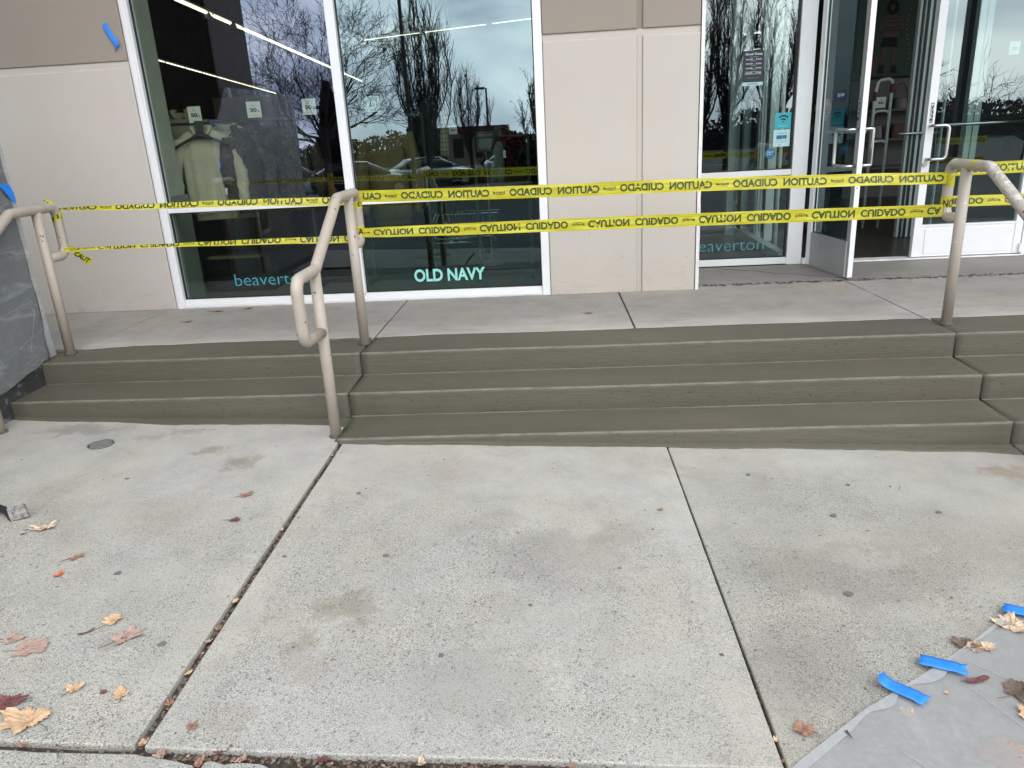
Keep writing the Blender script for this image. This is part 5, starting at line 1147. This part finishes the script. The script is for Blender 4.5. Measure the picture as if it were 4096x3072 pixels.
for i in range(26000):
    x = rr.uniform(-75, 90); top = (1.9 if x > 2 else 1.0)+1.5*noise.noise(Vector((x*.08, 0, 0)))+.8*noise.noise(Vector((x*.5, 3, 0)))+.8*rr.random(); y = -92+rr.uniform(-3, 3); z = gz(x, y)+(top+1.9)*math.sqrt(rr.random())
    a, b = [Vector((rr.uniform(-1, 1), rr.uniform(-.3, .3), rr.uniform(-1, 1)))*.24 for _ in range(2)]; c = Vector((x, y, z)); mb.add([c-a, c-b, c+a, c+b], [(0, 1, 2, 3)])
nx_ = 160; vv = []
for i in range(nx_+1):
    x = -75+165*i/nx_; top = (1.2 if x > 2 else .3)+1.4*noise.noise(Vector((x*.08, 0, 0)))+.7*noise.noise(Vector((x*.5, 3, 0)))
    for (y, z) in ((-90.5, gz(x, -92)-.1), (-91, gz(x, -92)+max(.5, top+1.2)), (-92.5, gz(x, -92)+max(.7, top+1.6)), (-94, gz(x, -92)-.1)): vv.append((x, y, z))
mb.add(vv, [(i*4+j, i*4+j+1, i*4+j+5, i*4+j+4) for i in range(nx_) for j in range(3)])
tag(obj('distant_wood', mb, M['treeline'], base=(0, -92, -2.5)), kind='stuff')
mb = MB()
for i in range(2600):
    x = rr.uniform(-6.8, .2); y = -33+rr.uniform(-.6, .6); z = gz(x, y); h_ = rr.uniform(.3, .8); a = rr.uniform(-.12, .12); mb.add([(x-.02, y, z), (x+.02, y, z), (x+a, y+.02, z+h_)], [(0, 1, 2)])
tag(obj('dry_grass', mb, M['drygrass'], base=(-3, -33, -1.3)), kind='stuff')
t = empty('low_building', (-9, -86, gz(0, -86)), label='low tan building with a red roof band reflected in the right pane', cat='building')
z0 = gz(0, -86); obj('wall', MB().box(-13.2, -4.6, -87, -84, z0, 1.25), M['bldg'], t); obj('roof', MB().box(-13.6, -4.2, -87.4, -83.6, 1.25, 1.85), M['bldg_roof'], t)
for i in range(4): obj('window', MB().box(-12.6+i*2, -11.4+i*2, -83.99, -83.95, z0+.8, .6), M['black'], t)
def lamp(x, y, h, label):
    z0 = gz(x, y); t = empty('street_lamp', (x, y, z0), label=label, cat='street lamp', group='parking lot lamps reflected in the glass')
    obj('pole', MB().tube([(x, y, z0+.6), (x, y, z0+h)], [.10, .06], 8), M['pole'], t); obj('base', MB().tube([(x, y, z0), (x, y, z0+.6)], .25, 12), M['slab'], t); obj('lamp_head', MB().box(x-.75, x-.08, y-.15, y+.15, z0+h-.08, z0+h+.06), M['pole'], t)
lamp(-4.50, -26, 11, 'tall dark lamp pole reflected in front of the upright tree'); lamp(-3.0, -46, 5.5, 'small far lamp reflected beside the reddish tree'); lamp(-9.3, -31, 4.0, 'thin lamp reflected in the left pane')
for i, (x, lb) in enumerate(((-7.72, 'yellow bollard reflected at the silver car door'), (-6.40, 'yellow bollard reflected at the front of the dark car'))):
    z0 = gz(x, -20); t = empty('bollard', (x, -20, z0), label=lb, cat='bollard', group='yellow bollards at the parking lot')
    obj('sleeve', MB().tube([(x, -20, z0), (x, -20, .10)], .105, 16), M['bollard'], t); obj('cap', MB().tube([(x, -20, .10), (x, -20, .40)], [.095, .08], 14), M['bollard_grey'], t)
t = empty('dark_post', (9.5, -7, -.56), label='dark square post reflected in the closed right door', cat='post'); obj('shaft', MB().box(9.41, 9.58, -7.09, -6.91, gz(0, -7), 6.5), M['black'], t)
M['carglass'] = simple('car_window_glass', (.015, .017, .02), .05, 0, 0, 1, spec=.8); M['tyre'] = simple('tyre_rubber', (.02, .02, .02), .85); M['headlight'] = simple('headlight_lens', (.5, .52, .55), .1, .3)
def car(x, y, rot, col, label, tall=1.0):
    mt = simple('car_paint_%d' % int(abs(x*10)), col, .25, .35, .02, 1, coat=.8); t = empty('parked_car', (0, 0, 0), label=label, cat='car', group='cars parked across the lot')
    st_ = [(-2.20, .45, .62, .62, .70), (-2.12, .32, .72, .74, .80), (-1.7, .25, .84, .86, .86), (-1.0, .22, .95, 1.0, .88), (-.6, .22, .97, 1.0, .89), (.6, .22, .98, 1.0, .89), (1.4, .24, 1.0, 1.02, .88), (2.0, .3, .98, 1.0, .84), (2.2, .42, .85, .86, .78)]
    rg = [((s, 0, (a+c*1)/2), (0, w_, 0), (0, 0, (c-a)/2)) for s, a, c, d_, w_ in st_]; obj('body', MB().loft(rg, 24, True, 3.2), mt, t, smooth=True)
    cb = [(-1.15, .97, .55), (-.75, 1.20, .66), (-.25, 1.42*tall, .64), (.6, 1.46*tall, .64), (1.35, 1.36*tall, .62), (1.9, 1.02, .6)]
    obj('cabin', MB().loft([((s, 0, (.9+z)/2), (0, w_, 0), (0, 0, (z-.9)/2+.01)) for s, z, w_ in cb], 22, True, 3), M['carglass'], t, smooth=True)
    obj('roof', MB().loft([((s, 0, z-.02), (0, w_*.9, 0), (0, 0, .035)) for s, z, w_ in cb[2:5]], 16, True, 2.5), mt, t, smooth=True)
    for sx in (-1.38, 1.35):
        for sy in (-.80, .80):
            wh = obj('wheel', MB().tube([(sx, sy-.10, .33), (sx, sy+.10, .33)], .33, 22), M['tyre'], t, bevel=.02); obj('rim', MB().tube([(sx, sy-.115, .33), (sx, sy+.115, .33)], .20, 12), M['steel'], wh)
    for sy in (-.62, .62): obj('headlight', MB().loft([((-2.12, sy, .66), (.10, 0, 0), (0, .14, 0)), ((-1.95, sy*1.08, .73), (.08, 0, 0), (0, .12, 0))], 12), M['headlight'], t, smooth=True)
    for sy in (-.95, .95): obj('mirror', MB().obox((-.75, sy, 1.0), (.06, 0, 0), (0, .08, 0), (0, 0, .06)), mt, t, bevel=.02)
    t.location = (x, y, gz(x, y)); t.rotation_euler[2] = rot; return t
car(-9.3, -24.2, R(155), (.62, .66, .72), 'silver car with sloping bonnet reflected behind the bollards', 1.05)
car(-6.6, -25.2, R(158), (.03, .032, .036), 'dark car reflected beside the silver one', 1.0)
car(-4.6, -31.5, R(150), (.35, .37, .40), 'pale car reflected just right of the mullion'); car(-.9, -43, R(172), (.5, .5, .5), 'light car reflected low at the right of the pane')
car(1.9, -44, R(165), (.04, .04, .05), 'dark car reflected at the right frame of the pane'); car(15.0, -30, R(20), (.42, .44, .45), 'pale car reflected low in the closed door')

# ------------------------------------------------------------------ small things on the pavement
MAPLE = ((0, 1.0), (12, .80), (20, .78), (29, .62), (38, .80), (50, .96), (60, .80), (70, .60), (82, .70), (98, .80), (110, .68), (130, .60), (155, .54), (180, .36))
def maple(x, y, size, rot, mat, label, curl=.25, lobes=5, z=None, stem=True, tear=.0, elong=1.0, grp='dry fallen leaves on the pavement'):
    rr = random.Random(int(abs(x*997+y*131)*10)); n = 60; pts = []
    for i in range(n):
        a = 2*math.pi*i/n; dg_ = abs((math.degrees(a)+180) % 360-180)
        k = 1
        for (a0, k0), (a1, k1) in zip(MAPLE, MAPLE[1:]):
            if a0 <= dg_ <= a1: k = k0+(k1-k0)*(dg_-a0)/(a1-a0); break
        if lobes == 3: k *= .62+.55*noise.noise(Vector((math.cos(a)*1.5+x*9, math.sin(a)*1.5, y*7)))+.2
        if lobes > 1: k = .30+.66*k; k *= 1+.55*noise.noise(Vector((math.cos(a)*1.7+x*13, math.sin(a)*1.7, y*11)))
        if lobes <= 1: k = .55+.4*abs(math.cos(a))
        k += rr.uniform(-.07, .07)
        if i % 2: k *= .90
        pts.append((math.cos(a)*k*elong, math.sin(a)*k/elong**.5))
    zz = (zg(x) if z is None else z)+.002; vs = []; c_, s_ = math.cos(rot), math.sin(rot); rings = (0, .34, .68, 1.0)
    f1, f2, f3 = rr.uniform(-1, 1), rr.uniform(-1, 1), rr.uniform(0, 6)
    def P3(u, v):
        r2 = u*u+v*v; h_ = curl*(.5*r2+.35*abs(v)*.6+.34*noise.noise(Vector((u*2.5+f3, v*2.5, f1)))+.2*noise.noise(Vector((u*8, v*8, f2))))
        return (x+(u*c_-v*s_)*size/2, y+(u*s_+v*c_)*size/2, zz+max(0, h_)*size/2+.001)
    vs.append(P3(0, 0))
    for q in rings[1:]:
        for (u, v) in pts: vs.append(P3(u*q, v*q))
    fs = [(0, 1+i, 1+(i+1) % n) for i in range(n)]
    for k in range(2): fs += [(1+k*n+i, 1+(k+1)*n+i, 1+(k+1)*n+(i+1) % n, 1+k*n+(i+1) % n) for i in range(n)]
    o = obj('leaf', MB().add(vs, fs), mat, smooth=False, base=(x, y, zz), label=label, cat='leaf', group=grp)
    if size > .035:
        if stem:
            obj('stem', MB().tube([P3(-.5*elong, 0), (lambda q: (q[0], q[1], zz+.003))(P3(-.95*elong, .08)), (lambda q: (q[0], q[1], zz+.002))(P3(-1.2*elong, .2))], [.0012, .0011, .0009], 5), M['leaf_brown'], o)
        vn = MB()
        for k in range(-2, 3):
            a = k*.62; vn.tube([(lambda q: (q[0], q[1], q[2]+.0006))(P3(math.cos(a)*q_*.85*elong-.3*(1-q_), math.sin(a)*q_*.7)) for q_ in (0, .33, .66, 1)], [.0004, .00035, .0003, .0002], 4)
        obj('vein', vn, M['leaf_rust'] if mat in (M['leaf_tan'], M['leaf_pale']) else M['leaf_brown'], o)
    return o
LV = [(-.445, -1.575, .115, .3, 'leaf_pale', 'long pale curled leaf lying beside the dirty hand tool', .45, 3, 1.4), (.222, -2.640, .155, 2.9, 'leaf_tan', 'largest bright tan leaf at the bottom left corner', .22, 5, 1.1),
      (.015, -2.33, .15, .4, 'leaf_pink', 'large flat faded brown leaf at the left edge', .08, 5, 1.0), (.207, -2.185, .085, 1.2, 'leaf_tan', 'small bright orange tan leaf above the faded round leaf', .4, 5, 1.0),
      (.300, -2.268, .115, .9, 'leaf_pink', 'faded brown leaf with a long stem near the joint', .2, 5, 1.25), (.282, -2.512, .058, 1.1, 'leaf_tan', 'small crinkled golden leaf in the lower left', .6, 5, 1.2),
      (.432, -2.53, .068, 2.2, 'leaf_tan', 'small rounded tan leaf close to the dirt filled joint', .35, 5, 1.0), (-.075, -2.29, .09, .2, 'leaf_pink', 'brown leaf cut off by the left edge of the frame', .15, 5, 1.1),
      (.118, -2.575, .11, .5, 'leaf_red', 'faded red leaf at the left edge above the largest tan leaf', .3, 5, 1.3), (.338, -1.49, .07, .1, 'leaf_red', 'dark red leaf alone in the middle of the left slab', .35, 3, 1.3),
      (.296, -1.262, .07, .6, 'leaf_rust', 'pinkish brown leaf above the dark red leaf', .25, 5, 1.2), (-.165, -1.795, .065, .7, 'leaf_rust', 'pink red leaf scrap above the orange petal', .3, 3, 1.5),
      (-.152, -1.923, .036, 1.2, 'leaf_orange', 'small bright orange berry scrap on the left slab', .9, 1, 1.3), (.376, -2.52, .035, .3, 'leaf_red', 'tiny dark red leaf scrap left of the rounded tan leaf', .4, 3, 1.2),
      (.158, -2.25, .030, .7, 'leaf_red', 'thin dark red sliver below the bright orange tan leaf', .3, 1, 2.2), (-.50, -1.625, .03, .2, 'leaf_brown', 'tiny brown scrap left of the long pale leaf', .3, 3, 1.3),
      (2.146, -1.355, .035, .3, 'leaf_rust', 'tiny rust leaf scrap left of the right pavement joint', .5, 3, 1.2), (2.382, -2.588, .075, 2.6, 'leaf_rust', 'rust brown leaf alone on the right slab near the plastic', .3, 5, 1.1),
      (.702, -2.644, .042, 1.6, 'leaf_rust', 'small rust star shaped leaf at the bottom of the middle slab', .3, 5, 1.0), (3.175, -2.115, .13, 2.7, 'leaf_pale', 'large pale torn leaf beside the upper blue tape at the right edge', .5, 5, 1.2),
      (3.035, -2.238, .055, .3, 'leaf_pale', 'pale leaf lump on the edge of the ground plastic', .6, 3, 1.1), (3.0, -2.235, .06, 1.3, 'leaf_tan', 'shredded orange leaf sticking out from under the ground plastic', .5, 5, 1.3),
      (2.985, -2.215, .08, 2.9, 'leaf_brown', 'curled brown leaf next to the shredded orange leaf', .4, 5, 1.5), (3.02, -2.43, .13, .5, 'leaf_brown', 'dark brown leaf under the heap at the right edge', .15, 5, 1.0),
      (3.075, -2.445, .11, 1.7, 'leaf_tan', 'spiky tan leaf on top of the dark leaf at the right edge', .8, 5, 1.2), (3.11, -2.47, .09, .4, 'leaf_rust', 'rust coloured leaf folded at the right edge heap', .6, 3, 1.2), (2.679, -2.515, .06, .8, 'leaf_pale', 'small pale leaf half under the lower blue tape', .25, 5, 1.1),
      (2.82, -2.44, .02, .8, 'leaf_tan', 'tiny tan scrap on the ground plastic', .5, 3, 1.1), (2.93, -2.385, .05, .2, 'leaf_red', 'small red leaf sliver on the ground plastic', .3, 1, 1.8), (3.0, -2.53, .09, 1.1, 'leaf_tan', 'tan leaf cut off by the right edge of the frame', .4, 5, 1.0),
      (2.86, -2.66, .16, .4, 'leaf_pink', 'faint pinkish leaf pressed under the ground plastic', .01, 5, 1.2)]
for (x, y, s, r_, mt, lb, cu, lo_, el) in LV:
    on = lb.find('ground plastic') >= 0 or (x > 2.95 and y < -2.3)
    maple(x, y, s*.92, r_, M[mt], lb, cu, lo_, (zg(x)+.006) if on and 'under the ground' not in lb else None, elong=el)
for (x, y, s, r_, lb) in ((-.92, 1.30, .07, .1, 'dry brown leaf on the landing under the left window'), (-.70, 1.36, .06, .3, 'smaller dry leaf on the landing under the left window'), (1.93, .80, .045, .2, 'oval brown leaf on the landing before the pier'),
                         (-1.0, .98, .05, .2, 'thin dry leaf on the landing near the far left joint')):
    maple(x, y, s*1.2, r_, M['leaf_rust'], lb, .25, 3, .001, elong=1.6, grp='dry leaves on the landing')
# leaves and litter caught in the joints
LJ = [(.59, -2.70, .05, 1, 'leaf_tan'), (.66, -2.735, .06, 2, 'leaf_pink'), (.815, -2.715, .075, .4, 'leaf_red'), (.775, -2.76, .05, 1.5, 'leaf_rust'), (.10, -2.715, .05, .6, 'leaf_red'), (.26, -2.715, .045, .2, 'leaf_rust'), (.88, -2.745, .05, .3, 'leaf_pink'),
      (1.10, -2.735, .055, .2, 'leaf_red'), (1.36, -2.735, .05, .4, 'leaf_pale'), (.578, -2.05, .045, 1.3, 'leaf_tan'), (.582, -2.20, .05, 1.5, 'leaf_rust'), (.579, -2.27, .04, .9, 'leaf_pink'), (.585, -2.42, .04, 1.3, 'leaf_tan'), (.59, -2.55, .045, 1.7, 'leaf_rust'), (.565, -1.55, .035, 1.4, 'leaf_tan'),
      (.562, -1.08, .03, 1, 'leaf_brown'), (2.295, -2.62, .03, 1.2, 'leaf_pale'), (2.297, -2.69, .025, 1.2, 'leaf_rust'), (1.75, -2.732, .03, 1.2, 'leaf_rust'), (.561, -.80, .035, .4, 'leaf_pink')]
whr = {'leaf_tan': 'tan', 'leaf_red': 'dark red', 'leaf_rust': 'rust brown', 'leaf_pink': 'faded', 'leaf_pale': 'pale', 'leaf_brown': 'brown'}
for i, (x, y, s, r_, mt) in enumerate(LJ):
    where = ('left joint' if x < .61 and y > -2.69 else 'right joint' if x > 2.2 else 'front joint')
    maple(x, y, s*.72, r_, M[mt], '%s leaf scrap caught in the %s, %s' % (whr[mt], where, ('nearest the camera', 'a little way up', 'halfway along', 'nearer the steps')[min(3, int((y+2.8)/.55))] if where != 'front joint' else ('left of the corner' if x < .5 else 'at the corner' if x < .7 else 'just right of the corner' if x < 1.0 else 'in the middle' if x < 1.5 else 'towards the right')), .7, 3, zg(x)-.010, stem=False, elong=1.25, grp='leaf scraps caught in the joints')
mb = MB(); rr = random.Random(3)
def chip(mb, x, y, z, s, fl=.5):
    n = 5; a0 = rr.uniform(0, 6); top = [(x+math.cos(a0+k*1.257)*s*rr.uniform(.4, 1)*.6, y+math.sin(a0+k*1.257)*s*rr.uniform(.4, 1)*.6, z+s*fl*rr.uniform(.6, 1)) for k in range(n)]
    bot = [(x+math.cos(a0+k*1.257)*s*rr.uniform(.7, 1.1), y+math.sin(a0+k*1.257)*s*rr.uniform(.7, 1.1), z) for k in range(n)]
    mb.add(bot+top, [tuple(range(n, 2*n))]+[(k, (k+1) % n, n+(k+1) % n, n+k) for k in range(n)])
mats = [('soil', 1500, .0045), ('leaf_brown', 620, .006), ('leaf_rust', 60, .0045), ('leaf_pink', 60, .0045), ('pebble', 200, .0045)]
for nme, cnt, s0 in mats:
    mb = MB()
    for i in range(cnt):
        k = rr.random()
        if k < .58: y = -2.70+rr.random()**1.2*2.0; x = .563+(-.62-y)*.0115+rr.uniform(-.010, .010)
        elif k < .94: x = (rr.uniform(.6, 1.65) if rr.random() < .7 else rr.uniform(-.4, 2.28)); y = -2.728-.0+rr.gauss(0, .008)-(.015 if 1.0 < x < 1.6 else 0)*rr.random()
        else: y = rr.uniform(-2.7, -.8); x = 2.264+(-.62-y)*.0158+rr.uniform(-.004, .004)
        chip(mb, x, y, zg(x)-.021+rr.random()*.005, s0*rr.uniform(.5, 1.7), .35)
    tag(obj('joint_litter', mb, M[nme], base=(.6, -2, -.31)), kind='stuff')
for nme, cnt, s0, nam in (('pebble', 150, .0042, 'grit'), ('leaf_brown', 90, .005, 'leaf_crumbs')):
    mb = MB()
    for i in range(cnt):
        x = rr.uniform(-1.2, 3.3); y = rr.uniform(-2.7, -.75); s_ = s0*rr.uniform(.4, 1.3)*(1.8 if rr.random() < .08 else 1); chip(mb, x, y, zg(x)+.001, s_, .4)
    for i in range(40): chip(mb, rr.uniform(-1.6, 5), rr.uniform(.4, 1.4), .001, s0*rr.uniform(.4, 1.0), .3)
    tag(obj(nam, mb, M[nme], base=(1, -1.5, -.3)), kind='stuff')
mb = MB(); M['gum'] = simple('flattened_gum', (.12, .125, .12), .8)
for i, (gx, gy, gr) in enumerate(((.81, -1.228, .010), (.655, -1.766, .008), (.065, -1.902, .016), (.44, -2.30, .018), (2.858, -1.388, .014), (3.02, -1.10, .010), (1.35, -2.32, .010), (1.62, -2.05, .007), (2.6, -1.0, .009), (3.3, -1.35, .012), (1.05, -1.75, .012), (-.35, -1.1, .012), (2.72, -1.95, .016))):
    ring = [(gx+math.cos(a*.628)*gr*rr.uniform(.7, 1.2), gy+math.sin(a*.628)*gr*rr.uniform(.6, 1.1)) for a in range(10)]; o = obj('gum_spot', MB().prism(ring, lambda x, y: zg(x), lambda x, y: zg(x)+.0034), M['gum'], pave)
# drain cleanout cover
cx, cy_ = -.722, -.694; t = empty('drain_cover', (cx, cy_, zg(cx)), label='round grey metal drain cover set in the left pavement slab', cat='drain cover')
M['pattern'] = simple('worn_tread_metal', (.20, .195, .185), .6, .1, .25, 60); M['castiron'] = simple('worn_cast_metal', (.035, .034, .032), .7, .1, .2, 40); z0 = zg(cx)
obj('plate', MB().tube([(cx, cy_, z0-.004), (cx, cy_, z0+.0045)], .066, 36), M['castiron'], t); mb = MB()
for i in range(-6, 7):
    for j in range(-6, 7):
        x, y = cx+i*.0105, cy_+j*.0095+(.0047 if i % 2 else 0)
        if (x-cx)**2+(y-cy_)**2 < .056**2: mb.box(x-.0042, x+.0042, y-.0034, y+.0034, z0+.0045, z0+.0065)
obj('tread_pattern', mb, M['pattern'], t); mb = MB(); k = 40; mb.tube([(cx+.064*math.cos(6.2832*i/k), cy_+.064*math.sin(6.2832*i/k), z0+.005) for i in range(k+1)], .0022, 5); obj('rim', mb, M['pattern'], t)
# hand tool at the left edge
t = empty('hand_tool', (-.63, -1.49, zg(-.63)), label='mortar stained hand tool with black handle and square steel head at the left edge', cat='tool')
z0 = zg(-.63)
hp = [(-1.05, -1.40, z0+.05), (-.85, -1.43, z0+.045), (-.74, -1.455, z0+.040), (-.68, -1.475, z0+.030), (-.645, -1.50, z0+.018), (-.625, -1.515, z0+.012)]
obj('handle', MB().loft([(q, (0, .003, .016), (.002, .012, 0)) for q in hp], 14, True, 2.6), M['black'], t, smooth=True)
m, n_, l_, p_ = nm('mortar_splashed_steel'); c = ramp(n_, l_, pos_noise(n_, l_, 40, 6, .7), [(.38, (.05, .047, .045)), (.5, (.19, .18, .165)), (.7, (.32, .31, .29))]); l_.new(c, p_.inputs['Base Color']); p_.inputs['Roughness'].default_value = .7; M['mortar'] = m
obj('head', MB().obox((-.603, -1.500, z0+.032), (.030, .016, .004), (-.003, .008, -.004), (-.006, .004, .030)), M['mortar'], t, bevel=.003)
obj('splash', MB().obox((-.72, -1.472, z0+.048), (.012, -.003, 0), (0, .008, .001), (0, 0, .002)), M['mortar'], t, bevel=.001)
# plastic sheet on the ground with blue tape
edge = [(2.17, -2.90), (2.32, -2.718), (2.44, -2.62), (2.567, -2.518), (2.66, -2.455), (2.77, -2.381), (2.90, -2.29), (3.028, -2.194), (3.12, -2.12), (3.192, -2.058), (3.40, -1.92), (3.8, -1.62), (4.4, -1.2)]
mb = MB(); rows = 46; vs = []; E_ = []
for (a, b) in zip(edge, edge[1:]):
    for k in range(8): E_.append((a[0]+(b[0]-a[0])*k/8, a[1]+(b[1]-a[1])*k/8))
E_.append(edge[-1]); dv = Vector((.62, -.78))
for i, (x, y) in enumerate(E_):
    for j in range(rows+1):
        d = 1.9*(j/rows)**1.5; wv = .004*noise.noise(Vector((i*.35, 0, 1))) if j == 0 else 0
        X, Y = x+dv.x*(d+wv), y+dv.y*(d+wv)
        h = .0035+.006*max(0, noise.noise(Vector((X*4, Y*4, 1))))+.004*abs(noise.noise(Vector((X*11, Y*11, 2))))+.007*math.exp(-d/.03)*max(0, noise.noise(Vector((X*9, Y*9, 6)))+.15)
        vs.append((X, Y, zg(X)+h))
mb.add(vs, [(i*(rows+1)+j, i*(rows+1)+j+1, (i+1)*(rows+1)+j+1, (i+1)*(rows+1)+j) for i in range(len(E_)-1) for j in range(rows)])
gs_ = obj('ground_sheet', mb, M['sheet'], smooth=True, base=(3, -2.5, -.38), label='creased translucent plastic sheet taped to the pavement at bottom right', cat='plastic sheet')
mb = MB(); vs = []
for i, (x, y) in enumerate(E_):
    wd = .004+.05*max(0, noise.noise(Vector((i*.11, 2.5, 0)))+.12)
    for j in range(5):
        d = -.002+wd*j/4; X, Y = x+dv.x*d, y+dv.y*d; vs.append((X, Y, zg(X)+.0115+.0008*noise.noise(Vector((X*20, Y*20, 0)))))
mb.add(vs, [(i*5+j, i*5+j+1, (i+1)*5+j+1, (i+1)*5+j) for i in range(len(E_)-1) for j in range(4)])
obj('folded_hem', mb, M['hem'], gs_, smooth=True)
for (xa, ya, xb, yb) in ((2.715, -2.428, 2.728, -2.458), (2.478, -2.602, 2.492, -2.632)): obj('torn_slit', MB().add([(xa, ya, zg(xa)+.0135), (xa+.010, ya+.004, zg(xa)+.0135), (xb, yb, zg(xb)+.0135)], [(0, 1, 2)]), M['joint'], gs_)
cr_ = MB()
for (xa, ya, xb, yb) in ((2.95, -2.30, 3.25, -2.62), (2.60, -2.66, 2.85, -2.95), (3.05, -2.72, 3.3, -2.5), (2.9, -2.42, 3.1, -2.9)): cr_.tube([(xa+(xb-xa)*q/8, ya+(yb-ya)*q/8+.006*noise.noise(Vector((q, xa, 0))), zg(xa+(xb-xa)*q/8)+.009) for q in range(9)], .0012, 4)
tag(obj('pale_crease', cr_, M['hem'], gs_), kind='stuff')  # crease highlights put in as thin ridges paler than the sheet
def gtape(p0, p1, hw, label, lift=0, n=9):
    p0, p1 = Vector(p0), Vector(p1); d = p1-p0; nn = Vector((-d.y, d.x)).normalized()*hw; pts = []
    for i in range(n):
        q = p0+d*i/(n-1); q = q+nn*.08*noise.noise(Vector((i*.8, p0.x, 0))); pts.append((q.x, q.y, zg(q.x)+.0185+.0025*noise.noise(Vector((i*.9, 3, p0.x)))+(lift if i == 0 else lift*.3 if i == 1 else 0)))
    return strip(pts, (nn.x, nn.y, 0), M['blue'], (p0.x, p0.y, zg(p0.x)), label=label, cat='tape', group=g_tape)
gtape((2.800, -2.307), (2.918, -2.352), .0245, 'blue tape strip on the ground plastic, middle of the three at bottom right')
gtape((2.648, -2.405), (2.744, -2.485), .0235, 'blue tape strip with curled corner, nearest of the three at bottom right', .012)
gtape((3.190, -2.035), (3.33, -2.10), .025, 'blue tape strip at the right edge above the large pale leaf')
# dark slits where the sheet edge is torn
for (a, b, c, d) in ((2.705, -2.420, 2.715, -2.447), (2.472, -2.598, 2.484, -2.622)):
    pass
